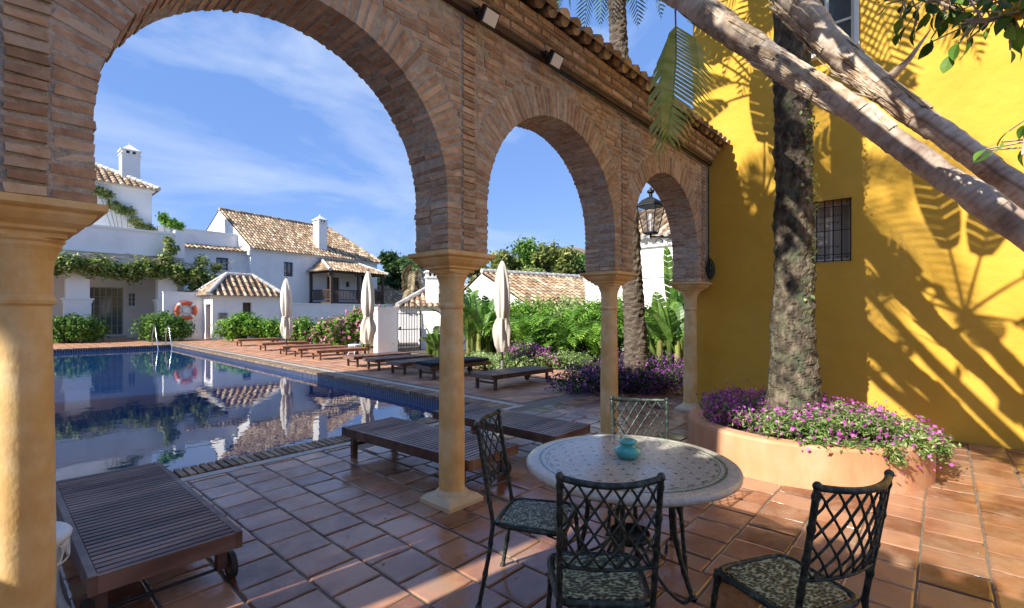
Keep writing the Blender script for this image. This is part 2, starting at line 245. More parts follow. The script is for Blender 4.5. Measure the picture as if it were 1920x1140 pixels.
# ------------------------------------------------------------------ mesh helpers
class MB:
    def __init__(s): s.v = []; s.f = []; s.nb = []
    def add(s, vs, fs):
        o = len(s.v); s.v.extend([tuple(p) for p in vs]); s.f.extend([tuple(i + o for i in q) for q in fs])
    def box(s, c, d, rot=0.0, basis=None, taper=1.0):
        hx, hy, hz = d[0] / 2, d[1] / 2, d[2] / 2
        P = []
        for z in (-1, 1):
            k = taper if z > 0 else 1
            for x, y in ((-1, -1), (1, -1), (1, 1), (-1, 1)): P.append(Vector((x * hx * k, y * hy * k, z * hz)))
        if basis is not None: P = [basis @ p for p in P]
        elif rot: m = Matrix.Rotation(rot, 3, 'Z'); P = [m @ p for p in P]
        c = Vector(c); s.add([p + c for p in P], [(0, 3, 2, 1), (4, 5, 6, 7), (0, 1, 5, 4), (1, 2, 6, 5), (2, 3, 7, 6), (3, 0, 4, 7)])
    def box2(s, a, b): s.box([(a[i] + b[i]) / 2 for i in range(3)], [abs(b[i] - a[i]) for i in range(3)])
    def bar(s, a, b, wd, th=None):
        a = Vector(a); b = Vector(b); d = b - a; l = d.length
        if l < 1e-6: return
        q = d.to_track_quat('Z', 'Y').to_matrix(); s.box((a + b) / 2, (wd, th or wd, l), basis=q)
    def tube(s, pts, rad, n=8, caps=True):
        pts = [Vector(p) for p in pts]; k = len(pts)
        if not hasattr(rad, '__len__'): rad = [rad] * k
        t0 = (pts[1] - pts[0]).normalized(); up = Vector((0, 0, 1)) if abs(t0.z) < .9 else Vector((1, 0, 0))
        nrm = t0.cross(up).normalized(); V = []
        for i, p in enumerate(pts):
            t = (pts[min(i + 1, k - 1)] - pts[max(i - 1, 0)]).normalized()
            nrm = (nrm - t * nrm.dot(t)).normalized(); bn = t.cross(nrm)
            for j in range(n):
                a = 2 * math.pi * j / n; V.append(p + (nrm * math.cos(a) + bn * math.sin(a)) * rad[i])
        F = [(i * n + j, i * n + (j + 1) % n, (i + 1) * n + (j + 1) % n, (i + 1) * n + j) for i in range(k - 1) for j in range(n)]
        if caps: F += [tuple(range(n))[::-1], tuple((k - 1) * n + j for j in range(n))]
        s.add(V, F)
    def lathe(s, prof, n=24, c=(0, 0, 0), caps=True, mod=None):
        V = []; k = len(prof)
        for i, (r, z) in enumerate(prof):
            for j in range(n):
                a = 2 * math.pi * j / n; rr = r * (mod(a, z) if mod else 1); V.append((c[0] + rr * math.cos(a), c[1] + rr * math.sin(a), c[2] + z))
        F = [(i * n + j, i * n + (j + 1) % n, (i + 1) * n + (j + 1) % n, (i + 1) * n + j) for i in range(k - 1) for j in range(n)]
        if caps: F += [tuple(range(n))[::-1], tuple((k - 1) * n + j for j in range(n))]
        s.add(V, F)
    def sqlathe(s, prof, c=(0, 0, 0), rot=0.0):       # square mouldings: (half width, z)
        V = []; k = len(prof)
        for h, z in prof:
            for x, y in ((-1, -1), (1, -1), (1, 1), (-1, 1)):
                X, Y = x * h, y * h; V.append((c[0] + X * math.cos(rot) - Y * math.sin(rot), c[1] + X * math.sin(rot) + Y * math.cos(rot), c[2] + z))
        F = [(i * 4 + j, i * 4 + (j + 1) % 4, (i + 1) * 4 + (j + 1) % 4, (i + 1) * 4 + j) for i in range(k - 1) for j in range(4)]
        F += [(3, 2, 1, 0), tuple((k - 1) * 4 + j for j in range(4))]; s.add(V, F)
    def grid(s, fn, nu, nv, thick=None):
        V = [fn(i / nu, j / nv) for j in range(nv + 1) for i in range(nu + 1)]
        F = [(j * (nu + 1) + i, j * (nu + 1) + i + 1, (j + 1) * (nu + 1) + i + 1, (j + 1) * (nu + 1) + i) for j in range(nv) for i in range(nu)]
        s.add(V, F)
    def np(s, V, Q): s.nb.append((V, Q))              # numpy block of quads
    def build(s, name, mt, parent=None, smooth=False, loc=None):
        me = bpy.data.meshes.new(name)
        if s.nb:
            n0 = len(s.v); Vs = [np.array(s.v, dtype=np.float32).reshape(-1, 3)]; Qs = []
            for V, Q in s.nb: Qs.append(Q + n0); Vs.append(V.astype(np.float32)); n0 += len(V)
            V = np.concatenate(Vs); Q = np.concatenate(Qs).astype(np.int32)
            li = [i for f in s.f for i in f]; lt = [len(f) for f in s.f]
            LI = np.concatenate([np.array(li, dtype=np.int32), Q.ravel()]); LT = np.concatenate([np.array(lt, dtype=np.int32), np.full(len(Q), Q.shape[1], np.int32)])
            LS = np.concatenate([[0], np.cumsum(LT)[:-1]]).astype(np.int32)
            me.vertices.add(len(V)); me.vertices.foreach_set('co', V.ravel()); me.loops.add(len(LI)); me.loops.foreach_set('vertex_index', LI)
            me.polygons.add(len(LT)); me.polygons.foreach_set('loop_start', LS); me.polygons.foreach_set('loop_total', LT); me.update(calc_edges=True)
        else: me.from_pydata(s.v, [], s.f); me.update()
        me.materials.append(mt)
        if smooth: me.polygons.foreach_set('use_smooth', [True] * len(me.polygons))
        o = bpy.data.objects.new(name, me); col.objects.link(o)
        if parent is not None: o.parent = parent
        if loc is not None: o.location = loc
        return o
def tag(o, label=None, cat=None, group=None, kind=None):
    if label: o['label'] = label
    if cat: o['category'] = cat
    if group: o['group'] = group
    if kind: o['kind'] = kind
    return o
def thing(name, label, cat, loc=(0, 0, 0), rz=0.0, group=None):
    o = bpy.data.objects.new(name, None); o.empty_display_size = .2; col.objects.link(o); o.location = loc; o.rotation_euler = (0, 0, rz)
    return tag(o, label, cat, group)
def copy_tree(o, parent=None):
    kids = [c for c in bpy.data.objects if c.parent == o]
    c = o.copy(); col.objects.link(c); c.parent = parent
    for k in kids: copy_tree(k, c)
    return c
def leaves(centers, radii, n, size, rs, flat=.5, shell=.55, aspect=.5, up=0.0, zmin=None):
    """n folded leaves spread through ellipsoids (centers, radii); returns numpy verts, quads"""
    g = np.random.default_rng(rs); centers = np.array(centers, float).reshape(-1, 3); radii = np.array(radii, float).reshape(-1, 3)
    vol = radii.prod(1) ** .8; idx = g.choice(len(centers), n, p=vol / vol.sum())
    d = g.normal(size=(n, 3)); d /= np.linalg.norm(d, axis=1)[:, None]
    rad = (shell + (1 - shell) * g.random(n)) * (.80 + .30 * np.sin(d[:, 0] * 5 + idx) * np.cos(d[:, 1] * 6 + idx * 2) + .12 * g.normal(size=n))
    p = centers[idx] + d * rad[:, None] * radii[idx]
    if zmin is not None: p = p[p[:, 2] > zmin]
    n = len(p); d = d[:n]
    nr = d * (1 - flat) + g.normal(size=(n, 3)) * .7; nr[:, 2] += up + .25; nr /= np.linalg.norm(nr, axis=1)[:, None]
    t = np.cross(nr, g.normal(size=(n, 3))); t /= np.linalg.norm(t, axis=1)[:, None]; b = np.cross(nr, t)
    sz = size * (.6 + .8 * g.random(n))[:, None]
    a = p - t * sz; c = p + t * sz; l = p + b * sz * aspect + nr * sz * .18; r = p - b * sz * aspect + nr * sz * .18
    V = np.stack([a, l, c, r], 1).reshape(-1, 3); Q = np.arange(4 * n).reshape(n, 4)
    return V, Q
def frond(mb, base, d, length, droop, ll, n=26, width=.02, split=1.0, side=(1, 1), rib=.012, seed=0, fold=.35):
    """feather palm leaf: curved rib with leaflets on both sides"""
    rr = random.Random(seed); d = Vector(d).normalized(); p = Vector(base); pts = [p.copy()]; st = length / n; dirs = []
    for i in range(n):
        d = (d + Vector((0, 0, -droop / n * (1 + i / n)))).normalized(); p = p + d * st; pts.append(p.copy()); dirs.append(d.copy())
    mb.tube(pts, [rib * (1 - .8 * i / n) for i in range(n + 1)], 4, caps=False)
    for i in range(int(n * .12), n):
        t = dirs[i]; sdv = t.cross(Vector((0, 0, 1)))
        if sdv.length < 1e-3: sdv = Vector((1, 0, 0))
        sdv.normalize(); upv = sdv.cross(t); k = i / n; l = ll * math.sin(math.pi * min(1, .18 + k * .86)) ** .6
        for sg, on in ((1, side[0]), (-1, side[1])):
            if not on: continue
            q = pts[i]; e = q + (sdv * sg * 1.0 + t * .75 + upv * (fold + rr.uniform(-.1, .1)) - Vector((0, 0, .25 * split))) .normalized() * l * rr.uniform(.85, 1.08)
            m_ = q.lerp(e, .5) + upv * .02; wv = t * width
            mb.add([q - wv * .5, q + wv * .5, m_ + wv * .8, e, m_ - wv * .8], [(0, 1, 2, 4), (4, 2, 3)])
def roof_patch(mt_, mc_, o, u, d, Lm, Sm, pitch=.24, course=.38, r=.09, hl=0.0, hr=0.0, rs=1, lift=.03):
    """clay roof: o = eave start, u = unit along eave, d = unit up the slope; covers into mt_, channels into mc_"""
    o = Vector(o); u = Vector(u).normalized(); d = Vector(d).normalized(); nrm = u.cross(d).normalized()
    if nrm.z < 0: nrm = -nrm
    g = random.Random(rs); nc = max(1, int(Lm / pitch)); pitch = Lm / nc
    mc_.add([o, o + u * Lm, o + u * (Lm - hr) + d * Sm, o + u * hl + d * Sm], [(0, 1, 2, 3)])
    for i in range(nc):
        a = (i + .5) * pitch; vm = Sm
        if hl > 0: vm = min(vm, Sm * a / hl)
        if hr > 0: vm = min(vm, Sm * (Lm - a) / hr)
        k = 0; v = -.07
        while v < vm - .03:
            v2 = min(v + course + .05, vm); rr = r * g.uniform(.9, 1.08); ja = g.uniform(-.012, .012); V = []
            for q, (vv, rad, h) in enumerate(((v, rr, lift + .012), (v2, rr * .82, lift - .018))):
                for s_ in range(5):
                    an = math.pi * s_ / 4; V.append(o + u * (a + ja + rad * math.cos(an)) + d * vv + nrm * (h - .02 + rad * .8 * math.sin(an)))
            F = [(s_, s_ + 1, s_ + 6, s_ + 5) for s_ in range(4)] + [(4, 3, 2, 1, 0)]
            mt_.add(V, F); v += course
def caps_line(mb, a, b, r=.11, seg=.4):
    a = Vector(a); b = Vector(b); n = max(1, int((b - a).length / seg)); d = (b - a).normalized()
    for i in range(n):
        p = a.lerp(b, i / n) ; q = a.lerp(b, (i + 1) / n) + d * .04; mb.tube([p, q], [r * 1.05, r * .9], 8)
def facade(mb, p0, u, Lm, z0, z1, ops, depth, nin):
    """wall sheet with real openings and reveals. ops: (u0,u1,za,zb). nin = inward unit normal"""
    p0 = Vector(p0); u = Vector(u).normalized(); nin = Vector(nin).normalized()
    us = sorted({0, Lm} | {o[0] for o in ops} | {o[1] for o in ops}); zs = sorted({z0, z1} | {o[2] for o in ops} | {o[3] for o in ops})
    P = lambda a, z, k=0: (p0.x + u.x * a + nin.x * k, p0.y + u.y * a + nin.y * k, z)
    for i in range(len(us) - 1):
        for j in range(len(zs) - 1):
            cu = (us[i] + us[i + 1]) / 2; cz = (zs[j] + zs[j + 1]) / 2
            if any(o[0] < cu < o[1] and o[2] < cz < o[3] for o in ops): continue
            mb.add([P(us[i], zs[j]), P(us[i + 1], zs[j]), P(us[i + 1], zs[j + 1]), P(us[i], zs[j + 1])], [(0, 1, 2, 3)])
    for a, b, c, d in ops:
        for q in ((a, c, b, c), (b, c, b, d), (b, d, a, d), (a, d, a, c)):
            mb.add([P(q[0], q[1]), P(q[2], q[3]), P(q[2], q[3], depth), P(q[0], q[1], depth)], [(0, 1, 2, 3)])

# ================================================================== GROUND, POOL, PAVING
DR = 0.028                                            # the pool's long side drifts a little
def px_(y, x0): return x0 + DR * (y - 5.7)
PN, PF, PL = 5.76, 28.6, -2.6
def ring(mb, z, i, o):                                # flat ring between inner and outer quads
    for k in range(4): mb.add([(*o[k], z), (*o[(k + 1) % 4], z), (*i[(k + 1) % 4], z), (*i[k], z)], [(0, 1, 2, 3)])
inner = [(PL, PN), (px_(PN, 5.75), PN), (px_(PF, 5.75), PF), (PL, PF)]
g = MB(); ring(g, -.10, inner, [(-900, -900), (900, -900), (900, 900), (-900, 900)]); tag(g.build('ground', M['groundm']), kind='structure')
g = MB()
for k in range(4):
    a, b = inner[k], inner[(k + 1) % 4]; g.add([(*a, -.012), (*b, -.012), (*b, -1.5), (*a, -1.5)], [(0, 1, 2, 3)])
g.add([(*p, -1.5) for p in inner], [(0, 1, 2, 3)])
tag(g.build('pool_basin', M['mosaic']), kind='structure')
g = MB(); g.add([(p[0], p[1], -.16) for p in inner], [(0, 1, 2, 3)]); tag(g.build('water', M['water']), kind='structure')
# coping: brick on edge, then a pale strip
cop = MB(); pal = MB()
def coping_run(a, b, wd, inw):
    a = Vector((*a, 0)); b = Vector((*b, 0)); d = (b - a); n = int(d.length / .075); d.normalize(); q = Matrix(((d.x, -d.y, 0), (d.y, d.x, 0), (0, 0, 1)))
    for i in range(n):
        p = a + d * (i + .5) * .075 + Vector(inw) * (wd / 2 - .02); cop.box((p.x, p.y, -.012 + rnd.uniform(-.003, .003)), (.052, wd, .06), basis=q)
coping_run((PL, PN), (px_(PN, 5.75) + .0, PN), .30, (0, -1, 0))
coping_run((px_(PN, 5.75), PN - .3), (px_(PF, 5.75), PF), .36, (1, 0, 0))
coping_run((px_(PF, 5.75) + .3, PF), (PL, PF), .36, (0, 1, 0))
tag(cop.build('coping', M['coping']), kind='structure')
g = MB()
ring(g, -.018, inner, [(PL - .3, PN - .3), (px_(PN, 5.75) + .36, PN - .3), (px_(PF, 5.75) + .36, PF + .36), (PL - .3, PF + .36)]); tag(g.build('coping_bed', M['grout']), kind='structure')
def strip(a, b, wd, z=.006, th=.05):
    a = Vector((*a, 0)); b = Vector((*b, 0)); d = (b - a).normalized(); s_ = Vector((-d.y, d.x, 0)); n = int((b - a).length / .62)
    for i in range(n):
        p = a.lerp(b, (i + .5) / n); q = Matrix(((d.x, s_.x, 0), (d.y, s_.y, 0), (0, 0, 1))); pal.box((p.x, p.y, z - th / 2 + rnd.uniform(-.001, .001)), ((b - a).length / n - .006, wd, th), basis=q)
strip((PL, PN - .36), (px_(PN, 6.28), PN - .36), .12)
strip((px_(PN, 6.19), PN - .28), (px_(PF, 6.19), PF + .44), .13); strip((px_(PF, 6.12), PF + .44), (PL, PF + .44), .13)
tag(pal.build('pale_edge', M['palestone']), kind='structure')
def tiles(name, x0, x1, y0, y1, sx, sy, stag, mt, rs, rot=0.0, piv=(0, 0), n=5, tilt=.0010, bow=.0010, gap=.0062, skip=None):
    g = np.random.default_rng(rs); VV = []; Q0 = []
    u = np.array([0, .018, .045, .25, .5, .75, .955, .982, 1.0]) if n == 5 else np.array([0, .04, .96, 1.0]); m = len(u)
    q = np.array([[j * m + i, j * m + i + 1, (j + 1) * m + i + 1, (j + 1) * m + i] for j in range(m - 1) for i in range(m - 1)]); c = 0
    nx = int((x1 - x0) / sx); ny = int((y1 - y0) / sy)
    for i in range(nx):
        off = (i % 2) * stag * sy + g.uniform(-.02, .02) * (stag > 0)
        for j in range(-1, ny + 1):
            a, b = x0 + i * sx, y0 + j * sy + off; lo, hi = max(b, y0), min(b + sy, y1)
            if hi - lo < .05: continue
            if skip and skip(a + sx / 2, (lo + hi) / 2): continue
            gg = gap * g.uniform(.6, 1.5, 4); xs = a + gg[0] + (sx - gg[0] - gg[1]) * u; ys = lo + gg[2] + (hi - lo - gg[2] - gg[3]) * u
            X, Y = np.meshgrid(xs, ys); jx, jy = g.normal(0, 1, 2) * tilt * 1.2; U, W = np.meshgrid(u - .5, u - .5)
            Z = jx * U * 2 + jy * W * 2 + g.uniform(-1, 1) * bow * (1 - 4 * U * U) * (1 - 4 * W * W) + g.normal(0, .0006, X.shape)
            X = X + g.normal(0, .0016, X.shape); Y = Y + g.normal(0, .0016, X.shape); Z = Z + .004
            Z = Z + g.normal(0, .00025, Z.shape); Z[0, :] -= .006; Z[-1, :] -= .006; Z[1:-1, 0] -= .006; Z[1:-1, -1] -= .006
            VV.append(np.stack([X, Y, Z], -1).reshape(-1, 3)); Q0.append(q + c); c += m * m
    V = np.concatenate(VV)
    if rot:
        cs, sn = math.cos(rot), math.sin(rot); P = V[:, :2] - piv; V[:, 0] = P[:, 0] * cs - P[:, 1] * sn + piv[0]; V[:, 1] = P[:, 0] * sn + P[:, 1] * cs + piv[1]
    b = MB(); b.np(V, np.concatenate(Q0)); return tag(b.build(name, mt, smooth=True), kind='structure')
g = MB(); g.add([(-6, -7, -.006), (8.09, -7, -.006), (8.09, PN - .42, -.006), (-6, PN - .42, -.006)], [(0, 1, 2, 3)])
g.add([(8.09, 3.3, -.006), (13.5, 3.3, -.006), (13.5, PN - .42, -.006), (8.09, PN - .42, -.006)], [(0, 1, 2, 3)])
g.add([(px_(PN, 6.25), PN - .42, -.006), (13.5, PN - .42, -.006), (14.5, 38, -.006), (px_(38, 6.25), 38, -.006)], [(0, 1, 2, 3)])
g.add([(-8, PF + .5, -.006), (px_(PF, 6.25), PF + .5, -.006), (px_(38, 6.25), 38, -.006), (-8, 38, -.006)], [(0, 1, 2, 3)])
tag(g.build('paving_bed', M['grout']), kind='structure')
tiles('patio', -1.65, 2.97, -4.5, PN - .43, .33, .30, .5, M['tile'], 3)
tiles('terrace_paving', -4.5, PN - .43, -8.1, -2.97, .33, .30, .5, M['tile'], 7, rot=R(90))
tiles('patio_beyond', 8.1, 10.9, 3.2, PN - .43, .33, .30, .5, M['tile'], 4, n=4)
tiles('pool_deck', 6.42, 10.8, 5.52, 37.6, .33, .33, .5, M['deck'], 5, rot=-DR, piv=(6.4, 5.7), n=4, tilt=.0015, bow=.001)
tiles('far_deck', -3, 6.55, 29.2, 37.5, .33, .33, .5, M['deck'], 6, n=4, tilt=.0015, bow=.001)
# distant hills
g = MB()
def hillf(u, v):
    a = R(-25 + u * 170); r_ = 260 + v * 260; h = (math.sin(v * math.pi) ** .8) * (30 + 16 * math.sin(u * 23) + 9 * math.sin(u * 51 + 2)) * (1.0 if u < .9 else .5)
    return (math.cos(a) * r_, math.sin(a) * r_, -1 + max(0, h) + 2 * noise.noise((u * 40, v * 8, 0)))
g.grid(hillf, 120, 10); tag(g.build('hills', M['hill'], smooth=True), kind='structure')

# ================================================================== BRICK ARCADE
YC, T, RA, BAY = 3.103, .42, 1.067, 2.574
CX = [.135, 2.683, 5.257, 7.831]; ZS, ZC, ZT = 2.093, 2.49, 4.02
YF, YB = YC - T / 2, YC + T / 2
arc = thing('brick_arcade', 'weathered brick arcade of round arches on slender stone columns', 'arcade', (CX[1], YC, 0))
def loc_(mb):  # world built, arcade's base moved to local
    o = Vector((CX[1], YC, 0)); mb.v = [tuple(Vector(p) - o) for p in mb.v]; return mb
body = MB(); E = .0035
arches = [(CX[0] - BAY / 2, RA)] + [((CX[i] + CX[i + 1]) / 2, (CX[i + 1] - CX[i]) / 2 - .22) for i in range(3)]
prof = [(CX[0] - BAY - .1, ZS)]
for ax, ar in arches:
    prof += [(ax - ar - E, ZS), (ax - ar - E, ZC)] + [(ax - (ar + E) * math.cos(math.pi * k / 40), ZC + (ar + E) * math.sin(math.pi * k / 40)) for k in range(1, 40)] + [(ax + ar + E, ZC), (ax + ar + E, ZS)]
prof += [(8.12, ZS)]
for (xa, za), (xb, zb) in zip(prof[:-1], prof[1:]):
    body.add([(xa, YF + E, za), (xb, YF + E, zb), (xb, YB - E, zb), (xa, YB - E, za)], [(0, 1, 2, 3)])
    if abs(xa - xb) > 1e-5:
        for y in (YF + E, YB - E): body.add([(xa, y, za), (xb, y, zb), (xb, y, 4.3), (xa, y, 4.3)], [(0, 1, 2, 3)])
loc_(body).build('mortar_core', M['mortar'], arc)
br = MB(); bi = MB(); PT = .056
def jb(mb, c, d, b=None):
    o_ = len(mb.v); mb.box([c[i] + rnd.uniform(-.004, .004) for i in range(3)], [d[0] * rnd.uniform(.93, 1.03), d[1], d[2] * rnd.uniform(.82, 1.12)], basis=b)
    for i in range(o_, len(mb.v)): mb.v[i] = tuple(q + rnd.uniform(-.004, .004) for q in mb.v[i])
DB = T / 2 - .006
for ci, x in enumerate([CX[0] - BAY] + CX):           # piers below the springing, strips above
    z = ZS + .03
    while z < ZT:
        inp = z < ZC - .01
        for ys, yy in ((-1, YF + DB / 2), (1, YB - DB / 2)):
            jb(br, (x, yy + ys * .012, z), (.135, DB, .037))
            if inp:
                for s_ in (-1, 1): jb(br, (x + s_ * .152, yy, z), (.145, DB, .037))
        z += PT
for ax, ar in arches:
    n = int(math.pi * ar / PT)
    for k in range(n):
        a = math.pi * (k + .5) / n; ca, sa = math.cos(a), math.sin(a); half = ar + .22 - .078
        ln = min(.275, half / max(.05, abs(ca)) - ar); ln = max(.1, ln) * rnd.uniform(.94, 1.0)
        q = Matrix(((ca, 0, -sa), (0, 1, 0), (sa, 0, ca)))      # local x radial, z tangential
        for yy in (YF + DB / 2, YB - DB / 2):
            w0, w1 = .035 * rnd.uniform(.88, 1.1), .045 * rnd.uniform(.88, 1.1); r0 = rnd.uniform(-.004, .004)
            P = [(0, -1, -w0 / 2), (ln, -1, -w1 / 2), (ln, 1, -w1 / 2), (0, 1, -w0 / 2), (0, -1, w0 / 2), (ln, -1, w1 / 2), (ln, 1, w1 / 2), (0, 1, w0 / 2)]
            dy = rnd.uniform(-.004, .004)
            V = [q @ Vector((ar + r0 + p[0] + rnd.uniform(-.003, .003), p[1] * DB / 2 + rnd.uniform(-.003, .003), p[2] + rnd.uniform(-.004, .004))) + Vector((ax, yy + dy, ZC)) for p in P]
            br.add(V, [(0, 3, 2, 1), (4, 5, 6, 7), (0, 1, 5, 4), (1, 2, 6, 5), (2, 3, 7, 6), (3, 0, 4, 7)])
    z = ZC + .03; row = 0                                   # spandrel courses
    while z < ZT - .01:
        h = z - ZC; rr = ar + .29; xi = math.sqrt(max(0, rr * rr - h * h)); xo = ar + .22 - .082
        for s_ in (-1, 1):
            a, b = (xi, xo) if xi > .02 else (0.0, xo)
            p = a + .008
            first = (row % 2) * .12 + .13
            while p < b - .03:
                e = min(p + (first if first else .245), b); first = 0
                if b - e < .06: e = b
                if e - p > .035:
                    for yy in (YF + .05, YB - .05): jb(br, (ax + s_ * (p + e - .012) / 2, yy, z), (e - p - .014, .10, .038))
                p = e
        z += PT; row += 1
loc_(br).build('brickwork', M['brick'], arc)
# corbelled eave and little tiled roof
co_ = MB(); co2 = MB(); dk = MB(); X0, X1 = CX[0] - BAY - .1, 8.09
dk.box2((X0, YF - .05, ZT + .005), (X1, YF + .03, ZT + .075)); dk.box2((X0, YB - .03, ZT + .005), (X1, YB + .05, ZT + .075))
loc_(dk).build('timber_band', M['darkwood'], arc)
for k, (zz, pr) in enumerate(((4.115, .09), (4.185, .14), (4.25, .19))):
    x = X0; kk = 0
    while x < X1 - .05:
        wd = .125 if k == 1 else .245; e = min(x + wd, X1)
        ex = rnd.uniform(-.008, .008)
        for s_ in (-1, 1):
            yo = (YF - pr + ex) if s_ < 0 else (YB + pr - ex); yi = (YF + .06) if s_ < 0 else (YB - .06)
            (co_ if s_ < 0 else co2).box(((x + e) / 2, (yo + yi) / 2, zz), (e - x - .014, abs(yo - yi), .052))
        x = e
loc_(co_).build('corbel_course', M['brick'], arc); loc_(co2).build('corbel_course', M['brick'], arc)
cb_ = MB()
for k, (zz, pr) in enumerate(((4.115, .075), (4.185, .125), (4.25, .175))):
    cb_.box2((X0, YF - pr, zz - .033), (X1, YB + pr, zz + .033 - .002))
loc_(cb_).build('corbel_mortar', M['mortar'], arc)
rt = MB(); rc = MB(); dz = .24; run = T / 2 + .26
for s_ in (-1, 1):
    dd = Vector((0, -s_ * run, dz)).normalized(); roof_patch(rt, rc, (X0, YC + s_ * run, 4.30), (1, 0, 0), dd, X1 - X0, math.hypot(run, dz), pitch=.19, course=.30, r=.085, rs=5 + s_, lift=.035)
# under tiles that make the scalloped edge
for s_ in (-1, 1):
    x = X0 + .0
    while x < X1 - .1:
        p = Vector((x + .095, YC + s_ * (run + .03), 4.315)); q = p + Vector((0, -s_ * .3, .14)); rt.tube([p, q], [.07 * rnd.uniform(.9, 1.1), .06], 8); x += .19
caps_line(rt, (X0, YC, 4.60), (X1, YC, 4.60), .10, .32)
loc_(rt).build('roof_tiles', M['roof'], arc); loc_(rc).build('roof_bed', M['roofchan'], arc)
for ci, x in enumerate([CX[0] - BAY] + CX):
    cc = MB(); cc.sqlathe([(.135, 1.935), (.135, 1.955), (.165, 1.965), (.165, 1.98), (.20, 2.0), (.225, 2.03), (.225, 2.045), (.25, 2.052), (.262, 2.06), (.262, 2.091)])
    cc.lathe([(.094, 1.63), (.108, 1.64), (.112, 1.655), (.104, 1.672), (.098, 1.68), (.099, 1.78), (.105, 1.84), (.118, 1.88), (.130, 1.90), (.130, 1.915), (.142, 1.925), (.142, 1.94)], 32)
    cap = cc.build('capital', M['sandstone'], arc, loc=(x - CX[1], 0, 0))
    sh = MB(); sh.lathe([(.110, .115), (.1085, .13), (.109, .5), (.106, .95), (.100, 1.35), (.094, 1.63)], 36, caps=False); sh.build('shaft', M['sandstone'], arc, smooth=True, loc=(x - CX[1], 0, 0))
    bs = MB(); bs.sqlathe([(.19, 0), (.19, .035), (.155, .07), (.13, .078)]); bs.lathe([(.15, .06), (.148, .075), (.135, .095), (.122, .108), (.108, .118), (.1, .13)], 32); bs.build('base', M['sandpale'], arc, loc=(x - CX[1], 0, 0))

# ================================================================== YELLOW BUILDING
XW, YK = 8.10, 3.165
yb = thing('yellow_house', 'bright ochre yellow plastered house with barred window', 'building', (XW, YK, 0))
wb = MB(); W1 = (YK - 1.48, YK - .955, 2.32, 3.20); W2 = (YK - 1.62, YK - .915, 5.30, 6.7)
facade(wb, (0, 0, 0), (0, -1, 0), 12, -.05, 8.6, [W1, W2], .28, (1, 0, 0))
wb.add([(0, 0, -.05), (9, 0, -.05), (9, 0, 8.6), (0, 0, 8.6)], [(0, 1, 2, 3)]); wb.add([(9, 0, -.05), (9, -12, -.05), (9, -12, 8.6), (9, 0, 8.6)], [(0, 1, 2, 3)]); wb.add([(0, -12, -.05), (9, -12, -.05), (9, -12, 8.6), (0, -12, 8.6)], [(0, 1, 2, 3)])
wb2 = wb.build('wall', M['yellow'], yb)
a = MB(); b2 = MB(); roof_patch(a, b2, (-.4, .3, 8.55), (0, -1, 0), Vector((4.9, 0, 2.3)), 12.6, 5.4, rs=44); roof_patch(a, b2, (9.4, .3, 8.55), (0, -1, 0), Vector((-4.9, 0, 2.3)), 12.6, 5.4, rs=45)
a.build('roof', M['roof'], yb); b2.build('roof_bed', M['roofchan'], yb)
# W1: 'W1' tuples hold distances along the wall measured from the corner
def win(parent, u0, u1, z0, z1, dep, frame_m, cols=2, rows=2, fw=.05, pane='glass', loc_n=(1, 0, 0), loc_u=(0, -1, 0), p0=(0, 0, 0), nm='window'):
    n = Vector(loc_n); u = Vector(loc_u); p0 = Vector(p0); f = MB()
    def bx(a0, a1, za, zb, k0, k1):
        P = [p0 + u * aa + n * kk for aa in (a0, a1) for kk in (k0, k1)]
        V = [(p.x, p.y, z) for z in (za, zb) for p in (P[0], P[2], P[3], P[1])]
        f.add(V, [(0, 3, 2, 1), (4, 5, 6, 7), (0, 1, 5, 4), (1, 2, 6, 5), (2, 3, 7, 6), (3, 0, 4, 7)])
    bx(u0, u1, z0, z0 + fw, dep - .04, dep); bx(u0, u1, z1 - fw, z1, dep - .04, dep); bx(u0, u0 + fw, z0 + fw, z1 - fw, dep - .04, dep); bx(u1 - fw, u1, z0 + fw, z1 - fw, dep - .04, dep)
    for i in range(1, cols): c = u0 + (u1 - u0) * i / cols; bx(c - fw * .4, c + fw * .4, z0 + fw, z1 - fw, dep - .035, dep - .003)
    for i in range(1, rows): c = z0 + (z1 - z0) * i / rows; bx(u0 + fw, u1 - fw, c - fw * .25, c + fw * .25, dep - .03, dep - .006)
    fo = f.build(nm, frame_m, parent); q = MB(); A = p0 + u * (u0 + .003) + n * (dep + .004); B = p0 + u * (u1 - .003) + n * (dep + .004)
    q.add([(A.x, A.y, z0 + .003), (B.x, B.y, z0 + .003), (B.x, B.y, z1 - .003), (A.x, A.y, z1 - .003)], [(0, 1, 2, 3)]); q.build('pane', M[pane], fo); return fo
win(yb, *W1, .27, M['whitetrim'], 2, 1, .06, pane='curtain'); win(yb, *W2, .16, M['whitetrim'], 2, 3, .06, pane='glass')
gr = MB()
for k in range(6):
    y = -(W1[0] + .012 + (W1[1] - W1[0] - .024) * k / 5); gr.tube([(-.012, y, W1[2] - .0), (-.012, y, W1[3])], .0085, 6)
for z in (W1[2] + .01, W1[2] + .10, (W1[2] + W1[3]) / 2, W1[3] - .10, W1[3] - .01): gr.tube([(-.008, -W1[0], z), (-.008, -W1[1], z)], .006, 6)
def scroll(mb, c, r, sgn, up, ax=1):
    pts = []
    for k in range(16):
        a = k / 15 * 4.6; rr = r * (1 - .055 * k); pts.append(Vector((c[0], c[1] + sgn * (rr * math.cos(a) - r), c[2] + up * rr * math.sin(a))))
    mb.tube(pts, .0035, 5)
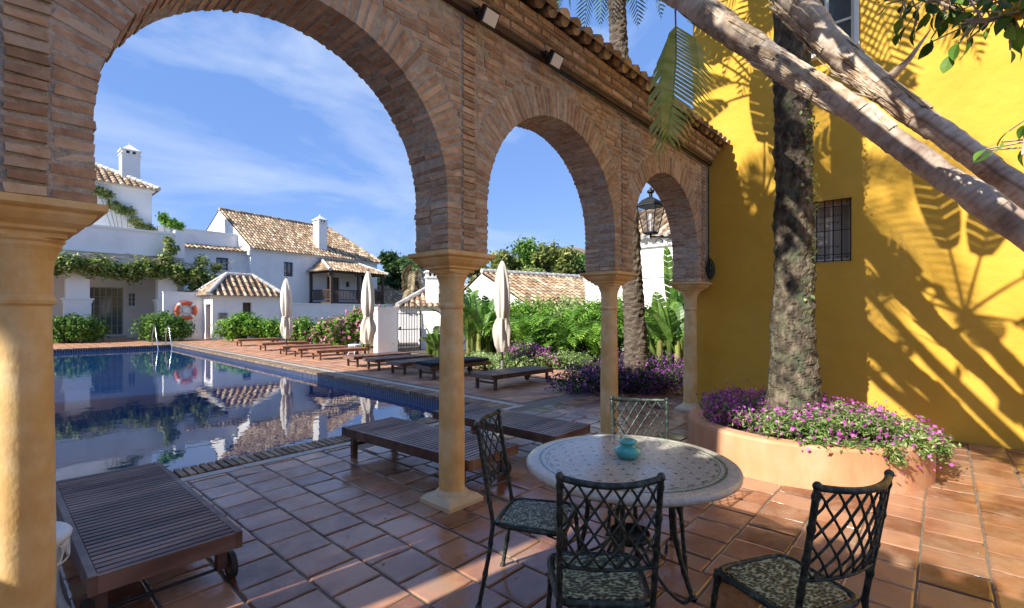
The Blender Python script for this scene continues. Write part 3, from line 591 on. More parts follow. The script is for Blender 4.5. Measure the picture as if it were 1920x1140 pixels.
for k in range(5):
    yc_ = -(W1[0] + (W1[1] - W1[0]) * (k + .5) / 5)
    for z, up in ((W1[2] + .055, 1), (W1[3] - .055, -1)):
        for s_ in (-1, 1): scroll(gr, (-.012, yc_ + s_ * .035, z), .022, s_, up)
    if k in (1, 2, 3):
        for z, up in ((W1[2] + .20, 1), (W1[3] - .22, -1), (W1[3] - .34, 1)):
            for s_ in (-1, 1): scroll(gr, (-.012, yc_ + s_ * .045, z), .03, s_, up)
gr.build('window_grille', M['black'], yb)
# projecting shutter leaf over upper window
sh = MB(); sh.box((-.03, -(W2[1]) - .02 + .0, (W2[2] + W2[3]) / 2), (.05, .05, W2[3] - W2[2])); sh.box((-.05, -(W2[0] + W2[1]) / 2, W2[2] - .03), (.14, W2[1] - W2[0] + .12, .05)); sh.build('window_sill', M['whitetrim'], yb)

# ================================================================== FURNITURE
def make_chair():
    c = thing('dining_chair', 'cast iron bamboo-look lattice chair', 'chair')
    SW = .186
    def bamboo(pts, r, n=7, sub=10):
        P = []; Rr = []
        pts = [Vector(p) for p in pts]
        for i in range(len(pts) - 1):
            for k in range(sub):
                t = k / sub; P.append(pts[i].lerp(pts[i + 1], t)); Rr.append(r * (1.32 if (len(P) % 7) == 3 else 1.0))
        P.append(pts[-1]); Rr.append(r); return P, Rr
    # back surface: s in -1..1 across, z height
    def bp(s, z):
        x = -.20 - .085 * (z - .45) / .5 - .055 * (1 - s * s) * min(1, max(0, (z - .5) / .2)); return Vector((x, s * (SW - .002 + .012 * (z - .45)), z + (.012 * s * s if z > .9 else 0)))
    for s in (-1, 1):
        m = MB(); P, Rr = bamboo([bp(s, .965), bp(s, .8), bp(s, .62), bp(s, .45), (-.215, s * .20, .3), (-.27, s * .222, 0)], .0125); m.tube(P, Rr, 8); m.lathe([(.018, 0), (.018, .012), (.012, .02)], 8, (-.27, s * .222, 0)); m.build('rear_leg', M['iron'], c, smooth=True)
        m = MB(); P, Rr = bamboo([(.19, s * .185, .44), (.205, s * .195, .3), (.235, s * .215, 0)], .0125); m.tube(P, [q * (1 + .5 * (1 - i / len(Rr)) ** 6) for i, q in enumerate(Rr)], 8); m.lathe([(.018, 0), (.018, .012), (.012, .02)], 8, (.235, s * .215, 0))
        for e in ((.10, s * .19, .425), (.19, s * .10, .425)): m.tube([(.205, s * .195, .33), Vector((.195, s * .19, .40)).lerp(Vector(e), .3), e], .006, 5)
        m.build('front_leg', M['iron'], c, smooth=True)
    m = MB()
    m.tube([bp(s / 8, .965) for s in range(-8, 9)], [.0135] * 17, 8)
    for s in (-1, 1): m.add(*ball(bp(s, .970), .0175))
    m.build('top_rail', M['iron'], c, smooth=True); m = MB(); m.tube([bp(s / 8, .615) for s in range(-8, 9)], .008, 6); m.build('bottom_rail', M['iron'], c, smooth=True)
    m = MB(); nx, z0, z1 = 6, .62, .96; rows = 3.5; k = 2.0 / nx; hz = (z1 - z0) / rows
    for i in range(-4, nx + 1):
        for sg in (1, -1):
            a = []
            for q in range(29):
                t = q / 28 * rows; s = (-1 + i * k + t * k) * sg
                if -1.0 <= s <= 1.0: a.append(bp(s, z1 - t * hz if sg else 0))
            if len(a) > 2: m.tube(a, .0052, 5)
    for i in range(0, nx * 2 + 1):
        for j in range(1, 7):
            if (i + j) % 2 == 0: m.add(*ball(bp(-1 + i * k / 2, z1 - j * hz / 2), .0085, 4, 6))
    m.build('lattice', M['iron'], c, smooth=True)
    m = MB(); n = 32; V = []
    def sq(a, w_, d_):
        ca, sa = math.cos(a), math.sin(a); e = .32; x = math.copysign(abs(ca) ** e, ca); y = math.copysign(abs(sa) ** e, sa); tp = 1 - .07 * x * -1
        return (x * d_, y * w_ * (1 + .05 * x))
    def disc(mb, w_, d_, za, zb):
        V = [(*sq(2 * math.pi * i / n, w_, d_), za) for i in range(n)] + [(*sq(2 * math.pi * i / n, w_, d_), zb) for i in range(n)]
        mb.add(V, [tuple(range(n))[::-1], tuple(range(n, 2 * n))] + [(i, (i + 1) % n, n + (i + 1) % n, n + i) for i in range(n)])
    disc(m, .178, .172, .446, .4535); m.build('seat', M['seat'], c)
    m = MB(); P = [Vector((*sq(2 * math.pi * i / n, .198, .195), .444)) for i in range(n + 1)]; m.tube(P, .0145, 8, caps=False); m.build('seat_rim', M['iron'], c, smooth=True)
    return c
def ball(c, r, a=6, b=8):
    V = []; F = []
    for i in range(a + 1):
        for j in range(b):
            t = math.pi * i / a; p = 2 * math.pi * j / b; V.append((c[0] + r * math.sin(t) * math.cos(p), c[1] + r * math.sin(t) * math.sin(p), c[2] + r * math.cos(t)))
    for i in range(a):
        for j in range(b): F.append((i * b + j, (i + 1) * b + j, (i + 1) * b + (j + 1) % b, i * b + (j + 1) % b))
    return V, F
TX, TY = 2.547, 1.37
ch = [make_chair()]
for k in range(3): ch.append(copy_tree(ch[0]))
for c, (x, y, h, lb) in zip(ch, [(1.808, 1.123, 41, 'iron chair in the foreground centre, seen square from behind before the table'),
                                 (2.30, .50, 62, 'iron chair at lower right nearest the yellow wall, turned at an angle'),
                                 (2.13, 1.73, -64, 'iron chair seen side-on between the stone column and the round table'),
                                 (2.92, 1.46, 214, 'iron chair across the table, only its lattice back showing above the top')]):
    c.location = (x, y, 0); c.rotation_euler = (0, 0, R(h)); c['label'] = lb; c['group'] = 'lattice chairs round the mosaic table'
# table
t = thing('round_table', 'round stone mosaic table with green bands on dark iron legs', 'table', (TX, TY, 0))
m = MB(); m.lathe([(.56, .7398), (.548, .7402)], 72, caps=True); m.v = m.v; top = MB(); top.lathe([(.001, .7412), (.55, .7412), (.585, .7395), (.598, .734), (.604, .722), (.602, .708), (.592, .700), (.52, .699)], 96, caps=False); top.build('table_top', M['tabletop'], t, smooth=True)
m = MB(); m.lathe([(.52, .698), (.57, .699), (.572, .690), (.50, .684), (.30, .684)], 64, caps=False); m.lathe([(.24, .695), (.26, .695), (.26, .66), (.24, .66)], 40, caps=False); m.build('apron', M['iron'], t)
for k in range(4):
    a = R(20 + 90 * k); m = MB(); ca, sa = math.cos(a), math.sin(a); P = []; Rr = []
    for i in range(31):
        u = i / 30; r_ = .25 + .10 * u - .045 * math.sin(math.pi * u); P.append((r_ * ca, r_ * sa, .69 * (1 - u))); Rr.append(.0145 * (1.3 if i % 7 == 3 else 1))
    m.tube(P, Rr, 8); m.lathe([(.022, 0), (.022, .015), (.014, .03)], 10, (.35 * ca, .35 * sa, 0)); m.build('leg', M['iron'], t, smooth=True)
m = MB()
for k in range(4):
    a = R(20 + 90 * k + 45); P = []
    for i in range(24):
        u = i / 23; r_ = .10 + .30 * u; z = .30 - .24 * math.sin(u * math.pi * .5) + (.07 * max(0, (u - .8) / .2) ** 2); P.append((r_ * math.cos(a + .3 * u), r_ * math.sin(a + .3 * u), z))
    m.tube(P, .010, 6)
m.lathe([(.115, .28), (.125, .30), (.115, .32), (.10, .30)], 24); m.build('stretcher', M['iron'], t, smooth=True)
m = MB(); m.lathe([(.045, 0), (.056, .006), (.074, .024), (.080, .042), (.074, .058), (.056, .070), (.040, .076), (.040, .084), (.054, .090), (.058, .098), (.050, .106), (.036, .104), (.030, .094)], 40)
pot = m.build('ashtray_pot', M['turq'], None, smooth=True, loc=(TX + .02, TY + .02, .7415)); tag(pot, 'small squat turquoise glazed ashtray pot with a lid standing on the mosaic table', 'pot')

# loungers
def make_lounger(wm):
    c = thing('sun_lounger', 'slatted wooden lounger', 'sun lounger'); Ln, Wd, H = 1.95, .68, .33
    m = MB()
    for s in (-1, 1): m.box((s * (Wd / 2 - .0175), 0, H - .05), (.035, Ln, .095))
    for s in (-1, 1): m.box((0, s * (Ln / 2 - .0175), H - .05), (Wd - .072, .035, .088))
    m.box((0, 0, H - .075), (.04, Ln - .075, .045)); m.box((0, .30, H - .07), (Wd - .12, .05, .03)); m.box((0, -.55, H - .07), (Wd - .12, .05, .03)); m.build('frame', wm, c)
    m = MB(); n = 33
    for i in range(n): m.box((0, -Ln / 2 + .055 + (Ln - .11) * i / (n - 1), H - .010), (Wd - .076, .041, .016))
    m.build('slats', wm, c)
    for s in (-1, 1):
        m = MB(); m.box((s * (Wd / 2 - .065), Ln / 2 - .14, (H - .098) / 2), (.055, .055, H - .098)); m.build('leg', wm, c)
        m = MB(); m.box((s * (Wd / 2 - .065), -Ln / 2 + .16, .155), (.05, .06, .155)); m.build('wheel_leg', wm, c)
        m = MB(); P = []
        nn = 20; x0 = s * (Wd / 2 - .055) + (-.0 if s < 0 else 0); xs = (x0 + s * .028, x0 + s * .06)
        V = []
        for x, r_ in ((xs[0], .055), (xs[0], .078), (xs[1], .078), (xs[1], .055)):
            for j in range(nn): a = 2 * math.pi * j / nn; V.append((x, -Ln / 2 + .16 + r_ * math.cos(a), .078 + r_ * math.sin(a)))
        F = [(i * nn + j, i * nn + (j + 1) % nn, (i + 1) * nn + (j + 1) % nn, (i + 1) * nn + j) for i in range(3) for j in range(nn)]
        m.add(V, F + [(3 * nn + j, 3 * nn + (j + 1) % nn, (j + 1) % nn, j) for j in range(nn)]); wl = m.build('wheel', M['rubber'], c)
        m = MB(); m.tube([(xs[0] + s * .004, -Ln / 2 + .16, .078), (xs[1] - s * .004, -Ln / 2 + .16, .078)], .056, 18); m.build('hub', wm, wl)
    m = MB(); m.box((0, Ln / 2 - .14, .15), (Wd - .19, .03, .04)); m.build('cross_bar', wm, c)
    m = MB(); m.tube([(-Wd / 2 + .0, -Ln / 2 + .16, .078), (Wd / 2 - .0, -Ln / 2 + .16, .078)], .009, 6); m.build('axle', M['black'], c)
    return c
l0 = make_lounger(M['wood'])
LG = 'slatted wooden sun loungers'
def put(o, x, y, rz, lb): o.location = (x, y, 0); o.rotation_euler = (0, 0, R(rz)); o['label'] = lb; o['group'] = LG
near = [(.69, 4.02, 0, 'dark slatted lounger on castors at lower left, nearest the camera beside the pool'),
        (3.095, 4.02, 3.5, 'wooden lounger directly behind the central stone column, its legs in the wet tiles'),
        (4.28, 3.95, 1, 'wooden lounger between the second and third stone columns, behind the side-on iron chair')]
for i, a in enumerate(near):
    o = l0 if i == 0 else copy_tree(l0); put(o, *a)
for X, Y, lb in [(7.9, 7.08, 'dark lounger with bare slats nearest the purple flower bed, far side of the pool corner'),
                 (8.05, 9.25, 'dark poolside lounger topped with a black mattress'),
                 (8.1, 10.5, 'bare dark lounger just left of the one with the black mattress'),
                 (8.15, 11.75, 'shaded lounger second to the left of the black mattress'),
                 (8.2, 12.95, 'first lounger of the shaded row, beside the small white stool')]:
    put(copy_tree(l0), X + .02, Y, 88.4, lb)
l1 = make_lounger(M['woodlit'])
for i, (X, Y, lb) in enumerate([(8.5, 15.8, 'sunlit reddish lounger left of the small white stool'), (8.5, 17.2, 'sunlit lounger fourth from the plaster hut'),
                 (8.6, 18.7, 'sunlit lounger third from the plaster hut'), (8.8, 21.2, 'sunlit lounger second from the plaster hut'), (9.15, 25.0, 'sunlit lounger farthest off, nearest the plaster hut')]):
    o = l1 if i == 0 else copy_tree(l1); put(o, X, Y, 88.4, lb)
m = MB(); m.box((0, 0, .04), (.66, 1.86, .075)); 
mt_ = m.build('lounger_mattress', M['blackcloth'], None, loc=(8.07, 9.25, .335)); mt_.rotation_euler = (0, 0, R(88.4)); tag(mt_, 'thin black mattress lying on a poolside lounger', 'mattress')
bv = mt_.modifiers.new('b', 'BEVEL'); bv.width = .025; bv.segments = 3

# closed umbrellas
def make_umbrella(seed):
    rr = random.Random(seed); c = thing('closed_umbrella', '', 'umbrella'); sd_ = seed * .37
    m = MB(); m.tube([(0, 0, .0), (0, 0, 2.98)], .024, 10); m.build('pole', M['darkwood'], c, smooth=True)
    m = MB(); m.box((0, 0, .03), (.46, .46, .06)); m.lathe([(.06, .06), (.045, .30), (.03, .30)], 12); m.build('base', M['plaque'], c)
    ph = rr.uniform(0, 6)
    def mod(a, z): return 1 + (.16 * math.cos(8 * a + ph + 1.2 * math.sin(z * 2.3)) + .09 * math.cos(5 * a + z * 3 + ph)) * min(1, (3.0 - z) * 2) + .16 * noise.noise((math.cos(a) * 1.5, math.sin(a) * 1.5 + sd_, z * 2.2))
    m = MB(); m.lathe([(.02, 3.0), (.05, 2.97), (.10, 2.85), (.155, 2.6), (.19, 2.3), (.20, 2.0), (.185, 1.7), (.155, 1.52), (.135, 1.43)], 56, mod=mod, caps=False); m.build('canopy', M['canvas'], c, smooth=True)
    m = MB(); m.lathe([(.135, 1.44), (.155, 1.36), (.175, 1.26), (.20, 1.12), (.205, .98), (.19, .84), (.185, .72), (.155, .62), (.11, .54)], 56, mod=lambda a, z: 1 + .20 * math.cos(6 * a + ph + z * 2.5) + .12 * math.cos(11 * a - z * 4) + .35 * noise.noise((math.cos(a) * 1.4 + sd_, math.sin(a) * 1.4, z * 2.5)), caps=False); m.build('valance', M['canvas'], c, smooth=True)
    m = MB(); m.lathe([(.150, 1.46), (.160, 1.43), (.150, 1.40)], 24, caps=False); m.build('tie', M['canvas'], c)
    m = MB(); m.lathe([(.02, 2.99), (.035, 3.01), (.02, 3.05), (.005, 3.07)], 10); m.build('finial', M['darkwood'], c)
    return c
for px, Z, zs, lb in [(942, 13.0, 1.0, 'furled cream umbrella in the right-hand arch, in front of the green hedge'),
                  (690, 16.2, 1.0, 'furled cream umbrella among pink flowering bushes, left of the iron gate'),
                  (537, 19.6, 1.0, 'furled cream umbrella beside the plaster hut, leftmost of the three')]:
    u = make_umbrella(px); p = at(px, Z); u.location = p; u['label'] = lb; u['group'] = 'furled poolside umbrellas'; u.scale = (1, 1, zs)

# white side tables
def side_table(name, label, cat, loc, r, h, sc_=1.0):
    c = thing(name, label, cat, loc, .3)
    m = MB(); m.lathe([(.001, h), (r * .8, h), (r * .95, h - .004), (r, h - .018), (r * .98, h - .04), (r * .93, h - .055), (r * .9, h - .04), (.02, h - .02)], 48, caps=False); m.build('table_top', M['whiteplastic'], c, smooth=True)
    m = MB()
    for k in range(12):
        a = 2 * math.pi * k / 12; P = [(r * .93 * math.cos(a + .16 * math.sin(q)) , r * .93 * math.sin(a + .16 * math.sin(q)), h - .095 + .045 * math.cos(q)) for q in [i * math.pi / 5 for i in range(11)]]; m.tube(P, .006, 5)
    m.lathe([(r * .93, h - .14), (r * .95, h - .147), (r * .93, h - .155), (r * .91, h - .147)], 36, caps=False); m.build('pierced_skirt', M['whiteplastic'], c, smooth=True)
    for k in range(4):
        a = math.pi / 4 + k * math.pi / 2; P = []; Rr = []
        for i in range(13):
            u = i / 12; q = r * (.90 - .25 * math.sin(u * math.pi * .8) + .35 * u * u); P.append((q * math.cos(a), q * math.sin(a), (h - .05) * (1 - u) + .012)); Rr.append(.026 - .012 * u + (.006 if i > 10 else 0))
        m = MB(); m.tube(P, Rr, 8); m.build('leg', M['whiteplastic'], c, smooth=True)
    return c
side_table('side_table', 'ornate white cast side table beside the big left column', 'side table', (.11, 3.46, 0), .225, .47)
p = at(665, 17.9); side_table('low_stool', 'small white stool on the sunny pool deck among the loungers', 'stool', (p.x, p.y, 0), .24, .42)

# pool handrail
hr = thing('pool_handrail', 'pair of curved steel handrails at the far corner of the pool', 'handrail', (px_(PF, 5.6), PF - .2, 0))
for k, dx in enumerate((0, -.55)):
    m = MB(); m.tube([(dx, -.75, -.9), (dx, -.7, -.2), (dx, -.15, .85), (dx, -.02, .95), (dx, .12, .93), (dx, .45, .5), (dx, .5, 0)], .019, 8); m.build('rail', M['steel'], hr, smooth=True)
# floodlights on the arcade
for X, lb in ((2.74, 'square black floodlight with a pale glass under the arcade eave, nearest the camera'), (3.62, 'black floodlight under the arcade eave, farther along above the second arch')):
    f = thing('floodlight', lb, 'floodlight', (X, YF - .055, ZT - .0), 0, 'floodlights under the arcade eave')
    m = MB(); m.box((0, -.02, .035), (.06, .04, .05)); m.tube([(-.09, -.10, -.03), (-.09, -.03, .02), (.09, -.03, .02), (.09, -.10, -.03)], .008, 5); m.build('bracket', M['black'], f)
    q = Matrix.Rotation(R(32), 3, 'X'); m = MB(); m.box((0, -.12, -.05), (.165, .05, .13), basis=q); m.build('housing', M['black'], f)
    o_ = q @ Vector((0, -.028, 0)); m = MB(); m.box((0 + o_.x, -.12 + o_.y, -.05 + o_.z), (.135, .008, .10), basis=q); m.build('lamp_glass', M['whitetrim'], f)
# green conduit and cable coil at the arcade's end
m = MB(); m.tube([(CX[1] + 1.1, YF - .045, 4.0), (5.2, YF - .04, 3.995), (7.2, YF - .04, 3.99), (7.97, YF - .03, 3.97), (7.98, YF - .03, 2.6), (7.98, YF - .03, 2.42)], .012, 6)
for k in range(4):
    P = [(7.97 + (.10 + .012 * k) * math.sin(a) * .75, YF - .04 - .012 * k - .02 * math.cos(a * 2 + k), 2.31 - (.145 + .008 * k) * -math.cos(a)) for a in [i * 2 * math.pi / 20 for i in range(21)]]; m.tube(P, .011, 6, caps=False)
tag(m.build('cable', M['leafdark' if 0 else 'iron'], None, smooth=True), 'dark green cable running under the eave and hanging in a coil at the yellow wall', 'cable')

# wall lantern beyond third arch
LX, LY = 7.36, 3.62
p = at(1220, 8.0); ln = thing('wall_lantern', 'black iron lantern with glass panes on a scrolled bracket seen through the narrow arch', 'lantern', (p.x, p.y, 0))
zb, zt = zat(437, 8.0), zat(388, 8.0)
m = MB(); m.sqlathe([(.085, zb - .02), (.095, zb), (.085, zb + .015)]); m.sqlathe([(.172, zt), (.185, zt + .01), (.185, zt + .03), (.15, zt + .05), (.11, zt + .11), (.05, zt + .15), (.04, zt + .16)]); m.lathe([(.03, zt + .16), (.03, zt + .22), (.06, zt + .24), (.06, zt + .27), (.025, zt + .29), (.01, zt + .33)], 12); m.build('cap', M['black'], ln)
m = MB()
for sx in (-1, 1):
    for sy in (-1, 1): m.bar((sx * .088, sy * .088, zb), (sx * .165, sy * .165, zt), .014)
for zq in (.5,):
    h_ = .088 + (.165 - .088) * zq
for sx in (-1, 1): m.bar((sx * .088, -.088, zb + .01), (sx * .088, .088, zb + .01), .012); m.bar((-.088, sx * .088, zb + .01), (.088, sx * .088, zb + .01), .012)
m.build('frame', M['black'], ln)
m = MB()
for sx, sy in ((1, 0), (-1, 0), (0, 1), (0, -1)):
    a_, b_ = .082, .158
    if sx: V = [(sx * a_, -a_, zb), (sx * a_, a_, zb), (sx * b_, b_, zt), (sx * b_, -b_, zt)]
    else: V = [(-a_, sy * a_, zb), (a_, sy * a_, zb), (b_, sy * b_, zt), (-b_, sy * b_, zt)]
    m.add(V, [(0, 1, 2, 3)])
m.build('pane', M['clear'], ln)
m = MB(); m.lathe([(.014, zb + .02), (.014, zb + .20), (.03, zb + .22), (.036, zb + .27), (.02, zb + .32), (.004, zb + .33)], 10); m.build('bulb', M['whitetrim'], ln)
m = MB(); ex, ey = CX[3] + .05 - p.x, YB - p.y
m.tube([(0, 0, zb - .09), (0, 0, zb - .01)], .018, 8); e = Vector((ex, ey, 0)); dn = e.normalized()
m.tube([Vector((0, 0, zb - .06)), e + Vector((0, 0, zb - .06))], .014, 6)
for q in range(3):
    cpos = dn * (.14 + .2 * q); P = []
    for i in range(20):
        a = i / 19 * 5.6; r_ = .075 * (1 - .035 * i); P.append(cpos + dn * r_ * math.cos(a) + Vector((0, 0, zb - .15 + r_ * math.sin(a))))
    m.tube(P, .007, 5)
m.box(e + Vector((0, 0, zb - .14)), (.10, .02, .30)); m.build('bracket', M['black'], ln)

# ================================================================== HOUSES
def box_walls(mb, x0, x1, y0, y1, z0, z1, ops_f=(), ops_l=(), dep=.25):
    facade(mb, (x0, y0, 0), (1, 0, 0), x1 - x0, z0, z1, [(a - x0, b - x0, c, d) for a, b, c, d in ops_f], dep, (0, 1, 0))
    facade(mb, (x0, y0, 0), (0, 1, 0), y1 - y0, z0, z1, [(a - y0, b - y0, c, d) for a, b, c, d in ops_l], dep, (1, 0, 0))
    mb.add([(x1, y0, z0), (x1, y1, z0), (x1, y1, z1), (x1, y0, z1)], [(0, 1, 2, 3)]); mb.add([(x0, y1, z0), (x1, y1, z0), (x1, y1, z1), (x0, y1, z1)], [(0, 1, 2, 3)])
def fwin(par, x0, x1, z0, z1, y=0.0, dep=.2, fm='darkwood', pane='glass', cols=2, rows=2, fw=.07, nm='window'):
    return win(par, x0, x1, z0, z1, dep, M[fm], cols, rows, fw, pane, (0, 1, 0), (1, 0, 0), (0, y, 0), nm)
def chimney(par, x, y, z0, z1, wd, dx=None):
    m = MB(); m.box((x, y, (z0 + z1) / 2 - .15), (wd, wd, z1 - z0 - .3)); m.box((x, y, z1 - .29), (wd + .12, wd + .12, .07))
    for s in (-1, 1):
        for q in (-1, 1): m.box((x + s * wd * .38, y + q * wd * .38, z1 - .15), (wd * .22, wd * .22, .21))
    for s in (-1, 1): m.box((x + s * wd * .40, y, z1 - .151), (wd * .16, wd * .16, .208)); m.box((x, y + s * wd * .40, z1 - .151), (wd * .16, wd * .16, .208))
    m.box((x, y, z1 - .005), (wd + .16, wd + .16, .07)); m.sqlathe([(wd * .52, z1 + .03), (wd * .1, z1 + wd * .42), (.05, z1 + wd * .5), (.03, z1 + wd * .62)], (x, y, 0)); c = m.build('chimney', M['white'], par)
    d = MB(); d.box((x, y, z1 - .15), (wd * .55, wd * .55, .2)); d.build('flue', M['darkin'], c); return c
def cornice(mb, x0, x1, y0, y1, z, pr=.12, h=.16):
    mb.box2((x0 - pr, y0 - pr, z - h), (x1 + pr, y0 + .02, z)); mb.box2((x0 - pr, y0 + .02, z - h), (x0 + .02, y1 + pr, z)); mb.box2((x1 - .02, y0 + .02, z - h), (x1 + pr, y1 + pr, z))
# --- two-storey house with the long tiled roof and the wooden balcony
c0 = at(470, 36.0)
h2 = thing('balcony_house', 'two-storey white house with long tiled roof and dark wooden balcony', 'house', c0, R(9.2))
m = MB(); box_walls(m, 0, 12.2, 0, 9.2, -.1, 6.5, [(2.65, 3.45, 4.5, 5.65), (6.6, 7.9, 2.5, 4.7), (8.6, 9.0, 3.9, 4.4)], [], .2)
m.add([(0, 0, 6.5), (0, 9.2, 6.5), (0, 4.6, 9.78)], [(0, 1, 2)]); h2w = m.build('wall', M['white'], h2)
m = MB(); cornice(m, 0, 12.2, 0, 9.2, 6.52, .14, .26); m.box2((-.16, -.1, 5.9), (-.0, .6, 6.2)); m.build('cornice', M['whitetrim'], h2)
fwin(h2, 2.65, 3.45, 4.5, 5.65); fwin(h2, 6.6, 7.9, 2.5, 4.7, rows=4, cols=4); fwin(h2, 8.6, 9.0, 3.9, 4.4, cols=1, rows=1)
a = MB(); b = MB(); sl = math.hypot(4.9, 3.45)
roof_patch(a, b, (-.02, -.3, 6.42), (1, 0, 0), (0, 4.9, 3.45), 12.37, sl, pitch=.27, course=.42, r=.105, hr=2.3, rs=2)
roof_patch(a, b, (-.02, 9.5, 6.42), (1, 0, 0), (0, -4.9, 3.45), 12.37, sl, pitch=.27, course=.42, r=.105, hr=2.3, rs=3)
roof_patch(a, b, (12.35, -.3, 6.42), (0, 1, 0), (-2.3, 0, 3.45), 9.8, math.hypot(2.3, 3.45), pitch=.27, course=.42, r=.105, hl=4.9, hr=4.85, rs=4)
caps_line(a, (-.02, 4.6, 9.9), (10.05, 4.6, 9.9), .14); caps_line(a, (12.35, -.3, 6.5), (10.05, 4.6, 9.9), .13); caps_line(a, (12.35, 9.5, 6.5), (10.05, 4.6, 9.9), .13)
rf = a.build('roof', M['roof'], h2); b.build('roof_bed', M['roofchan'], rf)
chimney(h2, 6.65, 1.0, 6.6, 9.7, .82)
m = MB()
for s in (-1,): m.box((-.06, 3.2, 7.0), (.12, .5, 1.2)); m.tube([(-.06 - .06, 3.2, 7.6), (-.06 + .06, 3.2, 7.6)], .25, 16)
m.build('gable_niche', M['whitetrim'], h2)
# balcony
bx0, bx1, by = 5.0, 10.4, -2.75
bal = MB(); bal.box2((bx0 - .15, by - .15, 2.28), (bx1 + .15, -.002, 2.48)); bal.box2((bx0 - .05, by - .05, 2.08), (bx1 + .05, by + .12, 2.275))
for i in range(7): x = bx0 + .2 + i * (bx1 - bx0 - .4) / 6; bal.box2((x - .06, by + .13, 2.1), (x + .06, -.002, 2.277))
bal.build('balcony_floor', M['darkwood'], h2)
for x, y in ((bx0, by), (bx1, by), (bx0, -.1), ((bx0 + bx1) / 2, by), (bx1, -.1)):
    m = MB(); m.box((x, y, 3.66), (.18, .18, 2.35)); m.box((x, y, 4.72), (.5, .16, .14)) if y == by else None; m.build('balcony_post', M['darkwood'], h2)
m = MB(); m.box2((bx0 - .1, by - .1, 4.84), (bx1 + .1, by + .1, 5.02)); m.box2((bx0 - .1, by + .1, 4.84), (bx0 + .1, -.002, 5.0)); m.box2((bx1 - .1, by + .1, 4.84), (bx1 + .1, -.002, 5.0)); m.build('balcony_beam', M['darkwood'], h2)
m = MB()
for z in (2.62, 3.42): m.box2((bx0 + .1, by - .03, z), (bx1 - .1, by + .03, z + .07)); m.box2((bx0 - .03, by + .1, z), (bx0 + .03, -.2, z + .07)); m.box2((bx1 - .03, by + .1, z), (bx1 + .03, -.2, z + .07))
n = 36
for i in range(n): x = bx0 + .16 + i * (bx1 - bx0 - .32) / (n - 1); m.box((x, by, 3.055), (.045, .045, .73))
for i in range(17): y = by + .16 + i * (-.45 - by) / 17; m.box((bx0, y, 3.055), (.045, .045, .73)); m.box((bx1, y, 3.055), (.045, .045, .73))
m.build('balustrade', M['darkwood'], h2)
a = MB(); b = MB(); o_ = .35; dd = 3.1; rs_ = 1.15
roof_patch(a, b, (bx0 - o_, by - o_, 5.0), (1, 0, 0), (0, dd, rs_), bx1 - bx0 + 2 * o_, math.hypot(dd, rs_), pitch=.27, course=.42, r=.10, hl=1.4, hr=1.4, rs=8)
roof_patch(a, b, (bx0 - o_, by - o_, 5.0), (0, 1, 0), (1.4, 0, rs_), dd, math.hypot(1.4, rs_), pitch=.27, course=.42, r=.10, hl=3.0, rs=9)
roof_patch(a, b, (bx1 + o_, by - o_, 5.0), (0, 1, 0), (-1.4, 0, rs_), dd, math.hypot(1.4, rs_), pitch=.27, course=.42, r=.10, hl=3.0, rs=9)
rf = a.build('balcony_roof', M['roof'], h2); b.build('roof_bed', M['roofchan'], rf)
a = MB(); caps_line(a, (bx0 - o_, by - o_, 5.05), (bx0 - o_ + 1.4, by - o_ + dd, 6.2), .13); caps_line(a, (bx1 + o_, by - o_, 5.05), (bx1 + o_ - 1.4, by - o_ + dd, 6.2), .13); a.build('hip_mortar', M['roofmortar'], rf)

# --- villa with roof terrace and porch at the left
vl = thing('porch_villa', 'white villa with a porch of square pillars, roof terrace and tiled tower', 'house', (0, 36, 0))
m = MB(); facade(m, (-4, 3.5, 0), (1, 0, 0), 13, -.1, 4.5, [(8.54, 10.27, .15, 3.2), (10.5, 10.92, 2.0, 2.9)], .25, (0, 1, 0))
m.box2((-4, -.15, 4.4), (8.55, .25, 5.1)); m.box2((-4, .25, 4.5), (8.55, 3.75, 5.0)); m.box2((-4, -.2, 5.1), (8.6, .1, 6.45)); m.box2((8.3, .1, 5.1), (8.6, 5, 6.45)); m.box2((8.55, .25, -.1), (8.8, 3.5, 5.1))
m.build('wall', M['white'], vl)
m = MB(); m.box2((-4, -.32, 5.02), (8.7, -.15, 5.14)); m.box2((-4, -.28, 6.45), (8.7, .18, 6.58)); m.box2((8.2, -.3, 5.14), (8.72, .2, 6.75)); m.build('parapet_trim', M['whitetrim'], vl)
for x in (-.48, 3.68, 7.84):
    m = MB(); m.box((x, .05, 3.4), (1.0, .62, 2.0)); m.box((x, .05, 2.35), (1.36, .80, .09)); m.box((x, .05, 2.22), (1.22, .72, .15)); m.box((x, .05, 1.0), (1.12, .68, 2.3)); m.box((x, .05, .16), (1.3, .8, .32)); m.build('porch_pillar', M['white'], vl)
d_ = win(vl, 4.54, 6.27, .15, 3.2, .15, M['greydoor'], 6, 5, .07, 'glass', (0, 1, 0), (1, 0, 0), (0, 3.5, 0), 'french_door')
win(vl, 6.5, 6.92, 2.0, 2.9, .12, M['whitetrim'], 2, 3, .05, 'glass', (0, 1, 0), (1, 0, 0), (0, 3.5, 0), 'window')
m = MB(); m.box2((4.4, 3.44, .0), (6.4, 3.499, .13)); m.build('door_step', M['palestone'], vl)
m = MB(); box_walls(m, -3, 8.07, 5, 11.5, 4.5, 10.15, [(2.2, 3.0, 7.4, 8.6)], [], .2); cornice(m, -3, 8.07, 5, 11.5, 10.2, .18, .2); m.build('tower_wall', M['white'], vl)
a = MB(); b = MB(); roof_patch(a, b, (-3.3, 4.6, 10.12), (1, 0, 0), (0, 3.65, 1.9), 11.7, math.hypot(3.65, 1.9), pitch=.36, course=.5, r=.13, hl=3.4, hr=3.4, rs=21)
